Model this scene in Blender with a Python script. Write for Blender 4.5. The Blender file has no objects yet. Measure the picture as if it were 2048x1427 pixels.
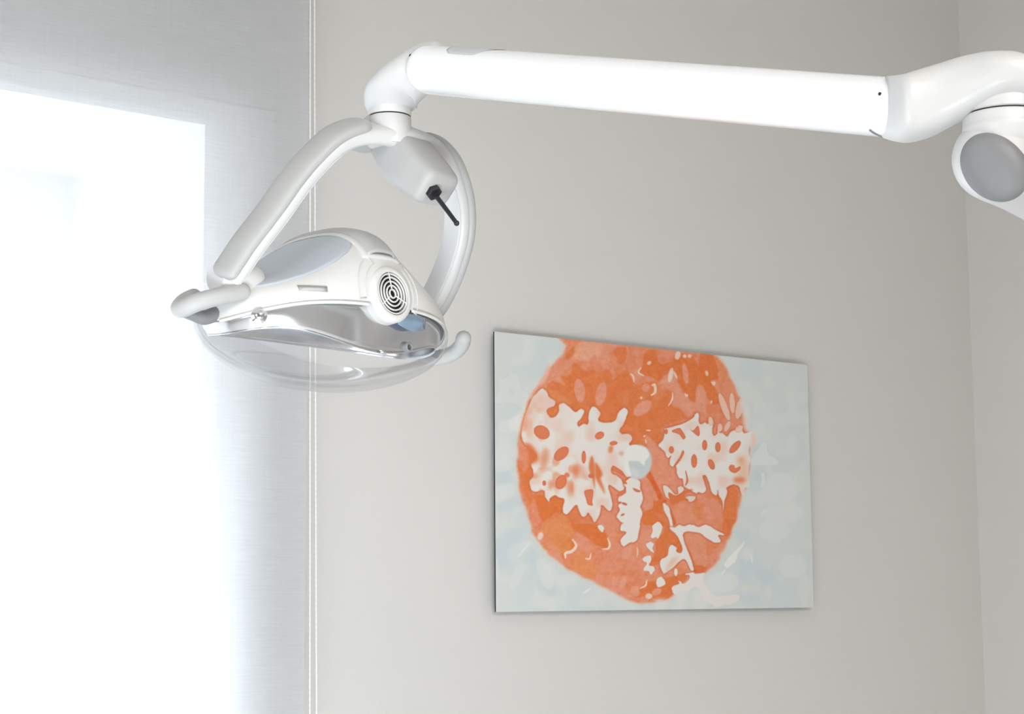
import bpy, math
import numpy as np

C = bpy.context.scene
COL = C.collection
PI = math.pi
rng = np.random.RandomState(7)

# ------------------------------------------------------------------ camera basis
# room axes: X along the window wall (to the right), Y into that wall, Z up
F = 3717.0
CX, CY = 1024.0, 713.5
EYE = np.array([0.0, 0.0, 1.45])
_up = np.array([(819 - CX) / F, -(-28270 - CY) / F, 1.0]); _up /= np.linalg.norm(_up)
_dx = np.array([(5633 - CX) / F, -(1157 - CY) / F, 1.0]); _dx -= _up * _dx.dot(_up); _dx /= np.linalg.norm(_dx)
_dy = -np.cross(_up, _dx)
R = np.array([_dx, _dy, _up])                 # camera (right, up, forward) -> world
RIGHT, CUP, FWD = R[:, 0], R[:, 1], R[:, 2]
WALL_Y = 3.1346
CORNER_X = 4.18


def ray(px, py):
    return R @ np.array([(px - CX) / F, -(py - CY) / F, 1.0])


def at(px, py, d):
    return EYE + d * ray(px, py)


def on_y(px, py, y):
    r = ray(px, py)
    return EYE + r * (y / r[1])


def project(P):
    q = (P - EYE) @ R
    return CX + F * q[..., 0] / q[..., 2], CY - F * q[..., 1] / q[..., 2]


# ------------------------------------------------------------------ materials
def srgb(*c):
    return tuple((x / 12.92 if x <= 0.04045 else ((x + 0.055) / 1.055) ** 2.4) for x in (v / 255.0 for v in c))


def mat(name, col, rough=0.5, metal=0.0, spec=0.5, coat=0.0, bump=0.0, bscale=300.0, var=0.0, vscale=4.0):
    m = bpy.data.materials.new(name); m.use_nodes = True
    nt = m.node_tree; b = nt.nodes['Principled BSDF']
    b.inputs['Base Color'].default_value = (*col, 1)
    b.inputs['Roughness'].default_value = rough
    b.inputs['Metallic'].default_value = metal
    b.inputs['Specular IOR Level'].default_value = spec
    b.inputs['Coat Weight'].default_value = coat
    b.inputs['Coat Roughness'].default_value = 0.08
    tc = nt.nodes.new('ShaderNodeTexCoord')
    if bump:
        n = nt.nodes.new('ShaderNodeTexNoise'); n.inputs['Scale'].default_value = bscale
        n.inputs['Detail'].default_value = 4
        bp = nt.nodes.new('ShaderNodeBump'); bp.inputs['Strength'].default_value = bump
        bp.inputs['Distance'].default_value = 0.002
        nt.links.new(tc.outputs['Object'], n.inputs['Vector'])
        nt.links.new(n.outputs['Fac'], bp.inputs['Height'])
        nt.links.new(bp.outputs['Normal'], b.inputs['Normal'])
    if var:
        n2 = nt.nodes.new('ShaderNodeTexNoise'); n2.inputs['Scale'].default_value = vscale
        mx = nt.nodes.new('ShaderNodeMix'); mx.data_type = 'RGBA'
        mx.inputs['A'].default_value = (*[c * (1 - var) for c in col], 1)
        mx.inputs['B'].default_value = (*[min(1, c * (1 + var)) for c in col], 1)
        nt.links.new(tc.outputs['Object'], n2.inputs['Vector'])
        nt.links.new(n2.outputs['Fac'], mx.inputs['Factor'])
        nt.links.new(mx.outputs['Result'], b.inputs['Base Color'])
    return m


M = {}
M['wall'] = mat('wall_paint', (0.70, 0.675, 0.64), 0.9, spec=0.2, bump=0.15, bscale=260, var=0.015, vscale=2.0)
M['ceiling'] = mat('ceiling_paint', (0.90, 0.895, 0.88), 0.9, spec=0.2, bump=0.1, var=0.01)
M['floor'] = mat('floor_vinyl', (0.70, 0.69, 0.67), 0.45, bump=0.05, var=0.05, vscale=9)
M['white'] = mat('white_plastic', (0.685, 0.678, 0.664), 0.38, coat=0.15, bump=0.02, bscale=900)
M['gloss'] = mat('glossy_white_enamel', (0.93, 0.93, 0.93), 0.22, coat=0.6, bump=0.0)
M['cream'] = mat('cream_plastic', (0.73, 0.718, 0.69), 0.42, coat=0.1, bump=0.02, bscale=900)
M['grey'] = mat('light_grey_plastic', (0.48, 0.475, 0.46), 0.5, bump=0.03, bscale=900)
M['inlay'] = mat('soft_grey_inlay', (0.60, 0.605, 0.605), 0.45, bump=0.02, bscale=900)
M['slate'] = mat('blue_grey_plastic', (0.52, 0.55, 0.60), 0.45, bump=0.02, bscale=900)
M['midgrey'] = mat('mid_grey_plastic', (0.235, 0.235, 0.24), 0.5, bump=0.03, bscale=900)
M['black'] = mat('black_rubber', (0.012, 0.012, 0.016), 0.45, bump=0.03, bscale=900)
M['dark'] = mat('dark_recess', (0.035, 0.025, 0.025), 0.8, bump=0.02)
M['mirror'] = mat('polished_reflector', (0.82, 0.82, 0.83), 0.17, metal=1.0, var=0.01)
M['chrome'] = mat('chrome', (0.9, 0.9, 0.91), 0.06, metal=1.0, var=0.01)
M['label'] = mat('silver_label', (0.45, 0.45, 0.44), 0.4, metal=0.2, var=0.03, vscale=60)
M['frame'] = mat('white_window_paint', (0.82, 0.82, 0.82), 0.5, var=0.02)
M['render'] = mat('white_outside_render', (0.85, 0.85, 0.85), 0.9, bump=0.1, var=0.02)
M['cord'] = mat('white_bead_chain', (0.86, 0.86, 0.85), 0.5, var=0.02, vscale=200)
M['bead'] = M['cord']
M['post'] = M['white']


def clear_mat(name, tint, haze, ior=1.49, gmul=1.0, hcol=(0.95, 0.96, 1.0)):
    m = bpy.data.materials.new(name); m.use_nodes = True
    nt = m.node_tree; nt.nodes.clear()
    out = nt.nodes.new('ShaderNodeOutputMaterial')
    tr = nt.nodes.new('ShaderNodeBsdfTransparent'); tr.inputs['Color'].default_value = (*tint, 1)
    gl = nt.nodes.new('ShaderNodeBsdfGlossy'); gl.inputs['Roughness'].default_value = 0.05
    fr = nt.nodes.new('ShaderNodeFresnel'); fr.inputs['IOR'].default_value = ior
    df = nt.nodes.new('ShaderNodeBsdfTranslucent'); df.inputs['Color'].default_value = (*hcol, 1)
    d2 = nt.nodes.new('ShaderNodeBsdfDiffuse'); d2.inputs['Color'].default_value = (*hcol, 1)
    hz = nt.nodes.new('ShaderNodeAddShader')
    mh = nt.nodes.new('ShaderNodeMixShader'); mh.inputs['Fac'].default_value = 0.5
    nt.links.new(df.outputs[0], mh.inputs[1]); nt.links.new(d2.outputs[0], mh.inputs[2])
    m1 = nt.nodes.new('ShaderNodeMixShader'); m1.inputs['Fac'].default_value = haze
    nt.links.new(tr.outputs[0], m1.inputs[1]); nt.links.new(mh.outputs[0], m1.inputs[2])
    m2 = nt.nodes.new('ShaderNodeMixShader')
    mu = nt.nodes.new('ShaderNodeMath'); mu.operation = 'MULTIPLY'; mu.inputs[1].default_value = gmul
    nt.links.new(fr.outputs[0], mu.inputs[0]); nt.links.new(mu.outputs[0], m2.inputs['Fac'])
    nt.links.new(m1.outputs[0], m2.inputs[1]); nt.links.new(gl.outputs[0], m2.inputs[2])
    nt.links.new(m2.outputs[0], out.inputs['Surface'])
    nt.nodes.remove(hz)
    return m


M['clear'] = clear_mat('clear_polycarbonate', (0.992, 0.993, 0.995), 0.05, 1.35, 0.45)
M['bluereflect'] = clear_mat('pale_blue_sky_reflection', (0.75, 0.87, 1.0), 0.6, 1.5, 1.0, (0.60, 0.80, 1.0))  # blue of a reflected sky put into the colour
M['glass'] = clear_mat('window_glass', (0.97, 0.98, 0.98), 0.0, 1.45)


def fabric_mat():
    m = bpy.data.materials.new('sheer_blind_fabric'); m.use_nodes = True
    nt = m.node_tree; nt.nodes.clear(); L = nt.links.new
    out = nt.nodes.new('ShaderNodeOutputMaterial')
    tc = nt.nodes.new('ShaderNodeTexCoord')

    def streak(sx, sz, detail):
        mp = nt.nodes.new('ShaderNodeMapping'); mp.inputs['Scale'].default_value = (sx, 1, sz)
        n = nt.nodes.new('ShaderNodeTexNoise'); n.inputs['Scale'].default_value = 1.0
        n.inputs['Detail'].default_value = detail
        L(tc.outputs['Object'], mp.inputs['Vector']); L(mp.outputs['Vector'], n.inputs['Vector'])
        return n.outputs['Fac']
    weft = streak(14, 330, 3); warp = streak(380, 10, 2)
    mx = nt.nodes.new('ShaderNodeMath'); mx.operation = 'MULTIPLY_ADD'; mx.inputs[1].default_value = 0.45
    L(warp, mx.inputs[0]); L(weft, mx.inputs[2])
    rp = nt.nodes.new('ShaderNodeMapRange')
    rp.inputs['From Min'].default_value = 0.45; rp.inputs['From Max'].default_value = 1.0
    rp.inputs['To Min'].default_value = 0.2; rp.inputs['To Max'].default_value = 0.8
    L(mx.outputs[0], rp.inputs['Value'])

    def colmix(a, b):
        c = nt.nodes.new('ShaderNodeMix'); c.data_type = 'RGBA'
        c.inputs['A'].default_value = (*a, 1); c.inputs['B'].default_value = (*b, 1)
        L(rp.outputs['Result'], c.inputs['Factor']); return c.outputs['Result']
    df = nt.nodes.new('ShaderNodeBsdfDiffuse'); L(colmix(FAB_D[0], FAB_D[1]), df.inputs['Color'])
    tl = nt.nodes.new('ShaderNodeBsdfTranslucent'); L(colmix(FAB_T[0], FAB_T[1]), tl.inputs['Color'])
    tr = nt.nodes.new('ShaderNodeBsdfTransparent')
    m1 = nt.nodes.new('ShaderNodeMixShader'); m1.inputs['Fac'].default_value = FAB_TL
    L(df.outputs[0], m1.inputs[1]); L(tl.outputs[0], m1.inputs[2])
    m2 = nt.nodes.new('ShaderNodeMixShader'); m2.inputs['Fac'].default_value = FAB_OPEN
    L(m1.outputs[0], m2.inputs[1]); L(tr.outputs[0], m2.inputs[2])
    L(m2.outputs[0], out.inputs['Surface'])
    return m


FAB_D = ((0.64, 0.645, 0.65), (0.76, 0.765, 0.77))
FAB_T = ((0.66, 0.68, 0.70), (0.80, 0.82, 0.84))
FAB_TL, FAB_OPEN = 0.40, 0.26
M['fabric'] = fabric_mat()


# ------------------------------------------------------------------ mesh helpers
def link(name, verts, faces, m, parent=None, smooth=True, bevel=0.0, bseg=2, solid=0.0, auto=None):
    me = bpy.data.meshes.new(name)
    me.from_pydata([tuple(float(c) for c in v) for v in verts], [], faces)
    me.validate(); me.update()
    if smooth:
        me.polygons.foreach_set('use_smooth', [True] * len(me.polygons))
    me.materials.append(m)
    o = bpy.data.objects.new(name, me); COL.objects.link(o)
    if parent is not None:
        o.parent = parent
        o.matrix_parent_inverse = parent_inverse(parent)
    if bevel:
        b = o.modifiers.new('bevel', 'BEVEL'); b.width = bevel; b.segments = bseg; b.limit_method = 'ANGLE'
        b.angle_limit = math.radians(40)
    if solid:
        s = o.modifiers.new('thick', 'SOLIDIFY'); s.thickness = solid; s.offset = -1
    if auto is not None:
        a = o.modifiers.new('edges', 'EDGE_SPLIT'); a.split_angle = math.radians(auto)
    return o


def parent_inverse(p):
    # world matrix from the chain (all parts keep their vertices in world space)
    from mathutils import Matrix
    while p is not None and p.type != 'EMPTY':
        p = p.parent
    return Matrix.Translation(p.location).inverted() if p is not None and p.parent is None else Matrix()


ROOTS = {}


def part(name, verts, faces, m, parent, **k):
    o = link(name, verts, faces, m, None, **k)
    o.parent = parent
    if parent.type == 'EMPTY':
        from mathutils import Matrix
        o.matrix_parent_inverse = Matrix.Translation(parent.location).inverted()
    return o


def thing(name, label, cat, loc):
    o = bpy.data.objects.new(name, None); COL.objects.link(o)
    o.empty_display_size = 0.1
    o.location = tuple(float(c) for c in loc); o['label'] = label; o['category'] = cat
    return o


def tag(o, label, cat, kind=None):
    o['label'] = label; o['category'] = cat
    if kind:
        o['kind'] = kind
    return o


class MB:
    def __init__(self):
        self.v = []; self.f = []

    def add(self, v, f):
        k = len(self.v)
        self.v += [np.asarray(p, float) for p in v]
        self.f += [tuple(i + k for i in q) for q in f]
        return self

    def box(self, lo, hi):
        x0, y0, z0 = lo; x1, y1, z1 = hi
        v = [(x0, y0, z0), (x1, y0, z0), (x1, y1, z0), (x0, y1, z0), (x0, y0, z1), (x1, y0, z1), (x1, y1, z1), (x0, y1, z1)]
        return self.add(v, [(0, 3, 2, 1), (4, 5, 6, 7), (0, 1, 5, 4), (1, 2, 6, 5), (2, 3, 7, 6), (3, 0, 4, 7)])


def grid(P, close_u=False, close_v=False, cap_u=False):
    """P[nu][nv] -> verts, faces; close_v wraps the section; cap_u closes both ends"""
    P = np.asarray(P, float); nu, nv = P.shape[:2]
    V = P.reshape(-1, 3); Fc = []
    for i in range(nu if close_u else nu - 1):
        for j in range(nv if close_v else nv - 1):
            a = i * nv + j; b = i * nv + (j + 1) % nv
            c = ((i + 1) % nu) * nv + (j + 1) % nv; d = ((i + 1) % nu) * nv + j
            Fc.append((a, b, c, d))
    if cap_u:
        Fc.append(tuple(range(nv - 1, -1, -1)))
        Fc.append(tuple((nu - 1) * nv + j for j in range(nv)))
    return list(V), Fc


def outward(v, f, c):
    """orient faces of an open sheet away from point c"""
    V = np.array(v); c = np.asarray(c, float); tot = 0.0
    for q in f:
        p = V[list(q)]; n = np.cross(p[1] - p[0], p[2] - p[0]) + np.cross(p[2] - p[0], p[3 if len(q) > 3 else 0] - p[0])
        tot += n.dot(p.mean(0) - c)
    return v, ([tuple(reversed(q)) for q in f] if tot < 0 else f)


def unit(v):
    v = np.asarray(v, float); return v / np.linalg.norm(v)


def catmull(P, n):
    P = np.asarray(P, float); k = len(P)
    Q = np.vstack([2 * P[0] - P[1], P, 2 * P[-1] - P[-2]])
    out = []
    for s in np.linspace(0, k - 1, n):
        i = min(int(s), k - 2); t = s - i
        p0, p1, p2, p3 = Q[i], Q[i + 1], Q[i + 2], Q[i + 3]
        out.append(0.5 * ((2 * p1) + (-p0 + p2) * t + (2 * p0 - 5 * p1 + 4 * p2 - p3) * t ** 2 + (-p0 + 3 * p1 - 3 * p2 + p3) * t ** 3))
    return np.array(out)


def tube(P, rad, sides=16, ref=None, flat=1.0, ends=True):
    """round (or flattened) tube along P with rounded ends"""
    P = np.asarray(P, float); n = len(P)
    rad = np.full(n, rad) if np.isscalar(rad) else np.asarray(rad, float)
    T = np.gradient(P, axis=0); T /= np.linalg.norm(T, axis=1)[:, None]
    if ref is None:
        ref = np.array([0, 0, 1.0]) if abs(T[0][2]) < 0.8 else np.array([1.0, 0, 0])
    rings = []
    a = np.linspace(0, 2 * PI, sides, endpoint=False)

    def ring(c, t, e, r):
        e = unit(e - t * e.dot(t)); g = np.cross(t, e)
        return [c + r * (math.cos(q) * e + flat * math.sin(q) * g) for q in a], e
    e = np.asarray(ref, float)
    if ends:
        for k in (0.98, 0.85, 0.6, 0.3):
            rr, e2 = ring(P[0] - T[0] * rad[0] * k * flat, T[0], e, rad[0] * math.sqrt(1 - k * k)); rings.append(rr)
    for i in range(n):
        rr, e = ring(P[i], T[i], e, rad[i]); rings.append(rr)
    if ends:
        for k in (0.3, 0.6, 0.85, 0.98):
            rr, e2 = ring(P[-1] + T[-1] * rad[-1] * k * flat, T[-1], e, rad[-1] * math.sqrt(1 - k * k)); rings.append(rr)
    return grid(rings, close_v=True, cap_u=True)


def lathe(c, axis, prof, sides=40, ref=None):
    """prof = [(radius, height along axis)...]"""
    axis = unit(axis)
    r = np.array([0, 0, 1.0]) if abs(axis[2]) < 0.8 else np.array([1.0, 0, 0])
    if ref is not None:
        r = np.asarray(ref, float)
    e = unit(r - axis * axis.dot(r)); g = np.cross(axis, e)
    a = np.linspace(0, 2 * PI, sides, endpoint=False)
    rings = [[c + axis * h + rr * (math.cos(q) * e + math.sin(q) * g) for q in a] for rr, h in prof]
    return grid(rings, close_v=True, cap_u=True)


def sphere(c, r, nu=10, nv=14):
    return lathe(np.asarray(c, float), (0, 0, 1), [(r * max(0.02, math.sin(t)), -r * math.cos(t)) for t in np.linspace(0, PI, nu)], nv)


def supel(n, e):
    t = np.linspace(0, 2 * PI, n, endpoint=False)
    c, s = np.cos(t), np.sin(t)
    return np.stack([np.sign(c) * np.abs(c) ** (2 / e), np.sign(s) * np.abs(s) ** (2 / e)], 1)


def loft(secs, n=40, e=2.3, m=60):
    """secs = [(centre, e1, r1, e2, r2)...] smoothly interpolated closed sections"""
    A = np.array([np.concatenate([c, np.asarray(e1) * r1, np.asarray(e2) * r2]) for c, e1, r1, e2, r2 in secs])
    A = catmull(A, m)
    pr = supel(n, e)
    return grid([[a[:3] + p[0] * a[3:6] + p[1] * a[6:9] for p in pr] for a in A], close_v=True, cap_u=True)


# ------------------------------------------------------------------ the room
X0, X1 = -2.2, CORNER_X
Y0, Y1 = -2.4, WALL_Y
H = 3.25
OX0, OX1, OZ0, OZ1 = -1.30, 1.945, 0.35, 2.425      # window opening in the back wall
WT = 0.12                                          # inner leaf


def struct(name, mb, m, label, cat, **k):
    o = link(name, mb.v, mb.f, m, smooth=False, **k)
    return tag(o, label, cat, 'structure')


b = MB()
b.box((X0 - .1, Y1, -0.1), (OX0, Y1 + WT, H)); b.box((OX1, Y1, -0.1), (X1 + .1, Y1 + WT, H))
b.box((OX0, Y1, -0.1), (OX1, Y1 + WT, OZ0)); b.box((OX0, Y1, OZ1), (OX1, Y1 + WT, H))
struct('wall_back', b, M['wall'], 'warm grey plastered wall behind the blind and the picture', 'wall')
b = MB(); b.box((X1, Y0, -0.1), (X1 + .1, Y1, H))
struct('wall_right', b, M['wall'], 'warm grey plastered wall beyond the corner beside the picture', 'wall')
b = MB(); b.box((X0 - .1, Y0 - .1, -0.1), (X0, Y1, H))
struct('wall_left', b, M['wall'], 'warm grey plastered wall on the window side of the room', 'wall')
b = MB(); b.box((X0, Y0 - .1, -0.1), (X1 + .1, Y0, H))
struct('wall_front', b, M['wall'], 'warm grey plastered wall opposite the blind and the picture', 'wall')
b = MB(); b.box((X0, Y0, -0.1), (X1, Y1, 0.0))
struct('floor', b, M['floor'], 'beige vinyl floor of the treatment room', 'floor')
b = MB(); b.box((X0, Y0, H), (X1, Y1, H + .1))
struct('ceiling', b, M['ceiling'], 'white painted ceiling over the treatment room', 'ceiling')

# outer leaf: a deep rendered reveal with a lower lintel beyond the glass
YO = Y1 + WT
b = MB()
RX0, RX1, RZ1, RD_ = -1.25, 1.85, 2.245, 0.66
b.box((X0 - .1, YO + .005, -0.1), (RX0, YO + RD_, H)); b.box((RX1, YO + .005, -0.1), (X1 + .1, YO + RD_, H))
b.box((RX0, YO + .005, -0.1), (RX1, YO + RD_, OZ0 + .02)); b.box((RX0, YO + .005, OZ1 - .02), (RX1, YO + RD_, H))
b.box((RX0, YO + RD_ - .06, RZ1), (RX1, YO + RD_, OZ1 - .02))
struct('trim_1', b, M['render'], 'white rendered outside reveal seen through the blind', 'window reveal')

# window: frame, glass
wf = MB()
FW = 0.131
ya, yb = Y1 + 0.008, Y1 + 0.044
e = 0.0
wf.box((OX0, ya, OZ0), (OX0 + FW, yb, OZ1)); wf.box((OX1 - FW, ya, OZ0), (OX1, yb, OZ1))
wf.box((OX0 + FW, ya, OZ0), (OX1 - FW, yb, OZ0 + FW)); wf.box((OX0 + FW, ya, OZ1 - 0.040), (OX1 - FW, yb, OZ1))
win = link('window_1', wf.v, wf.f, M['frame'], smooth=False, bevel=0.004)
tag(win, 'white window frame glowing through the sheer roller blind', 'window', 'structure')
gl = MB().box((OX0 + FW - .01, ya + .03, OZ0 + FW - .01), (OX1 - FW + .01, ya + .036, OZ1 - .035))
part('window_pane', gl.v, gl.f, M['glass'], win, smooth=False)

# ------------------------------------------------------------------ roller blind
BY = WALL_Y - 0.080
BX0, BX1 = -1.45, on_y(617.0, 300, BY)[0]
BZ0, BZ1 = 0.28, 2.92
blind = thing('roller_blind', 'sheer white roller blind hanging in front of the bright window', 'blind', ((BX0 + BX1) / 2, BY, BZ1))
nx, nz = 40, 60
P = np.zeros((nz, nx, 3))
for i, z in enumerate(np.linspace(BZ1, BZ0, nz)):
    for j, x in enumerate(np.linspace(BX0, BX1, nx)):
        P[i, j] = (x, BY + 0.0015 * math.sin(x * 7 + z * 0.7), z)
v, f = grid(P)
part('fabric', v, f, M['fabric'], blind)
tb = lathe(np.array([BX0, BY - .0, BZ1 + .035]), (1, 0, 0), [(0.034, 0), (0.036, 0.004), (0.036, BX1 - BX0 - .004), (0.034, BX1 - BX0)], 28)
part('roller_tube', tb[0], tb[1], M['cord'], blind, auto=50)
hb = MB().box((BX0, BY - .008, BZ0 - .03), (BX1, BY + .008, BZ0 + .002))
part('hem_bar', hb.v, hb.f, M['frame'], blind, smooth=False, bevel=0.003)
# end bracket fixed to the wall
br = MB().box((BX1 + .002, BY - .04, BZ1 - .01), (BX1 + .008, WALL_Y - .001, BZ1 + .08))
part('bracket', br.v, br.f, M['frame'], blind, smooth=False, bevel=0.002)
# bead chain loop, two twisted strands joined at the bottom


def strand(pts, r):
    P = catmull(pts, 900)
    s = np.arange(len(P))
    rr = r * (1.0 + 0.16 * np.sin(s * 2 * PI / 4.0))
    return tube(P, rr, 8)


CYD = WALL_Y - 0.085
def cp(px, py):
    return on_y(px, py, CYD)
a0, a1 = cp(620.5, 0), cp(620.0, 1427)
c0, c1 = cp(629.0, 0), cp(633.0, 1427)
def ext(p, q, z):
    t = (z - p[2]) / (q[2] - p[2]); return p + (q - p) * t
ch = []
topl, topr = ext(a0, a1, 2.955), ext(c0, c1, 2.955)
botl, botr = ext(a0, a1, 0.9), ext(c0, c1, 0.9)
mid = (botl + botr) / 2; mid[2] -= .02
loop = [topl, ext(a0, a1, 2.2), ext(a0, a1, 1.5), botl, mid, botr, ext(c0, c1, 1.5), ext(c0, c1, 2.2), topr]
LP = catmull(loop, 2400)
s = np.arange(len(LP))
v, f = tube(LP, 0.0016 * (1 + 0.18 * np.sin(s * 2 * PI / 5.0)), 8)
part('bead_chain', v, f, M['cord'], blind)

# ------------------------------------------------------------------ picture
PX0, PX1, PZ0, PZ1 = 2.482, 3.4817, 1.4157, 2.0162
PT, PG = 0.004, 0.020                                    # thickness and gap to the wall
pic = thing('wall_picture', 'unframed wall picture with an orange disc of leaf prints on pale blue', 'picture',
            ((PX0 + PX1) / 2, WALL_Y - PG, PZ0))
YF = WALL_Y - PG - PT
PRINT_GAIN = (1.12, 1.12, 1.12)
#ARTBEGIN
# --- the print: leaf shapes rastered into a colour attribute on a fine sheet
AX0, AY0, AS = 962.0, 652.0, 2.0                       # raster window on the print, cells per unit
AW, AH = int(668 * AS), int(590 * AS)
CROP = {'A': (970, 660), 'B': (1190, 660), 'C': (1400, 660), 'D': (970, 850), 'E': (1190, 850), 'F': (1400, 850),
        'G': (970, 1040), 'H': (1190, 1040), 'I': (1400, 1040)}


def cr(k, *pts):
    if k == 'W':
        return [(960 + x / 2.378, 640 + y / 2.378) for x, y in pts]
    ox, oy = CROP[k]
    return [(ox + x / 7.136, oy + y / 7.136) for x, y in pts]


def nzbox(a, pad):
    r_ = np.flatnonzero(a.any(1)); c_ = np.flatnonzero(a.any(0))
    if len(r_) == 0:
        return None
    return max(0, r_[0] - pad), min(a.shape[0], r_[-1] + pad + 1), max(0, c_[0] - pad), min(a.shape[1], c_[-1] + pad + 1)


def blur(a, s):
    r = int(3 * s) + 1
    bx_ = nzbox(a, r + 1)
    if bx_ is None:
        return a
    o = np.zeros_like(a)
    o[bx_[0]:bx_[1], bx_[2]:bx_[3]] = blur_all(a[bx_[0]:bx_[1], bx_[2]:bx_[3]], s)
    return o


def blur_all(a, s):
    r = int(3 * s) + 1
    k = np.exp(-0.5 * (np.arange(-r, r + 1) / s) ** 2); k /= k.sum()
    p = np.pad(a, ((r, r), (0, 0)), mode='edge')
    a = sum(k[i] * p[i:i + a.shape[0]] for i in range(2 * r + 1))
    p = np.pad(a, ((0, 0), (r, r)), mode='edge')
    return sum(k[i] * p[:, i:i + a.shape[1]] for i in range(2 * r + 1))


def smoothp(pts, k=6):
    P = np.array(pts, float); n = len(P); out = []
    for i in range(n):
        p0, p1, p2, p3 = P[i - 1], P[i], P[(i + 1) % n], P[(i + 2) % n]
        for t in np.arange(k) / k:
            out.append(0.5 * (2 * p1 + (p2 - p0) * t + (2 * p0 - 5 * p1 + 4 * p2 - p3) * t * t + (3 * p1 - p0 - 3 * p2 + p3) * t ** 3))
    return np.array(out)


def pmask(pts, soft=0.8, smooth=True, rough=0.0):
    P = smoothp(pts) if smooth else np.array(pts, float)
    if rough:
        nn = len(P); q = rng.randn(nn, 2)
        q = (q + np.roll(q, 1, 0) + np.roll(q, -1, 0)) / 1.7
        P = P + q * rough
    X = (P[:, 0] - AX0) * AS; Y = (P[:, 1] - AY0) * AS
    m = np.zeros((AH, AW), float)
    y0 = max(0, int(Y.min())); y1 = min(AH - 1, int(Y.max()) + 1)
    xa, ya_ = X, Y; xb, yb_ = np.roll(X, -1), np.roll(Y, -1)
    for r in range(y0, y1 + 1):
        yy = r + 0.5
        c = ((ya_ <= yy) & (yb_ > yy)) | ((yb_ <= yy) & (ya_ > yy))
        if not c.any():
            continue
        xs = np.sort(xa[c] + (yy - ya_[c]) / (yb_[c] - ya_[c]) * (xb[c] - xa[c]))
        for k in range(0, len(xs) - 1, 2):
            i0 = max(0, int(round(xs[k]))); i1 = min(AW, int(round(xs[k + 1])))
            if i1 > i0:
                m[r, i0:i1] = 1.0
    return blur(m, soft * AS) if soft else m


def ell(k, cx, cy, rx, ry, rot=0.0):
    a = np.radians(rot)
    pts = []
    for q in np.linspace(0, 2 * PI, 12, endpoint=False):
        x, y = rx * math.cos(q), ry * math.sin(q)
        pts.append((cx + x * math.cos(a) - y * math.sin(a), cy + x * math.sin(a) + y * math.cos(a)))
    return cr(k, *pts)


def line(k, pts, wd):
    P = catmull(np.array(pts, float), 14); T = np.gradient(P, axis=0); T /= np.linalg.norm(T, axis=1)[:, None] + 1e-9
    N_ = np.stack([-T[:, 1], T[:, 0]], 1)
    ww = np.array([wd * (0.35 + 0.65 * math.sin(PI * (i + .7) / (len(P) + .4))) for i in range(len(P))])[:, None]
    return cr(k, *[tuple(p) for p in np.vstack([P + N_ * ww, (P - N_ * ww)[::-1]])])


def noise(s, seed):
    r = np.random.RandomState(seed)
    h, w_ = int(AH / s) + 3, int(AW / s) + 3
    g = r.rand(h, w_)
    yi = np.arange(AH) / s; xi = np.arange(AW) / s
    y0 = yi.astype(int); x0 = xi.astype(int)
    fy = (yi - y0)[:, None]; fx = (xi - x0)[None, :]
    fy = fy * fy * (3 - 2 * fy); fx = fx * fx * (3 - 2 * fx)
    a = g[np.ix_(y0, x0)]; b_ = g[np.ix_(y0, x0 + 1)]; c = g[np.ix_(y0 + 1, x0)]; d = g[np.ix_(y0 + 1, x0 + 1)]
    return (a * (1 - fx) + b_ * fx) * (1 - fy) + (c * (1 - fx) + d * fx) * fy


IMG = np.zeros((AH, AW, 3)); IMG[:] = (204, 207, 202)


def lay(mask, col, al=1.0):
    bx_ = nzbox(mask, 0)
    if bx_ is None:
        return
    sl = (slice(bx_[0], bx_[1]), slice(bx_[2], bx_[3]))
    a = (mask[sl] * al)[..., None]
    IMG[sl] = IMG[sl] * (1 - a) + np.array(col, float) * a


# pale blue ground with soft leaf ghosts
lay(np.clip((noise(90, 1) - .45) * 3, 0, 1), (196, 204, 205), .55)
lay(np.clip((noise(46, 2) - .5) * 3, 0, 1), (213, 213, 208), .55)
for pts in (ell('G', 300, 300, 280, 130, -35), ell('G', 250, 560, 120, 160, 20), ell('G', 720, 640, 90, 260, -15), ell('G', 900, 980, 200, 90, 20),
            ell('D', 220, 740, 180, 110, 0), ell('D', 330, 1130, 220, 80, -20), ell('I', 600, 210, 120, 90, 20), ell('I', 660, 620, 160, 60, 10),
            ell('I', 700, 1120, 170, 90, 20), ell('I', 900, 800, 160, 110, 10), ell('F', 860, 700, 120, 100, 0), ell('F', 820, 340, 110, 60, 0), ell('I', 620, 780, 80, 100, 0)):
    lay(pmask(pts, 5), (188, 199, 202), .6)
for pts in (ell('G', 450, 800, 70, 200, 25), ell('G', 130, 640, 60, 200, -8), ell('G', 860, 760, 100, 240, -20), ell('D', 250, 960, 200, 110, -25),
            ell('D', 220, 540, 190, 120, 0), ell('I', 1060, 140, 220, 160, 0), ell('I', 1320, 660, 200, 170, 0), ell('I', 330, 880, 220, 150, 0),
            ell('I', 680, 480, 80, 90, 0), ell('F', 1150, 900, 240, 220, 0), ell('F', 1200, 1250, 300, 130, 0)):
    lay(pmask(pts, 2.0), (212, 213, 209), .7)
g1 = cr('A', (170, 1050), (110, 980), (190, 880), (200, 780), (190, 700), (280, 690), (380, 620), (470, 640), (500, 740), (540, 850), (640, 930), (600, 1080), (520, 1180), (400, 1240), (260, 1270), (190, 1350), (200, 1450), (420, 1460), (560, 1200), (500, 1090), (340, 1030))
g0 = pmask(g1, 1.2); lay(blur(g0, 3) * (1 - g0), (178, 190, 192), .8); lay(g0, (210, 213, 209), .6)
lay(pmask(ell('A', 370, 870, 45, 45), 3), (192, 200, 200), .6)
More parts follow.
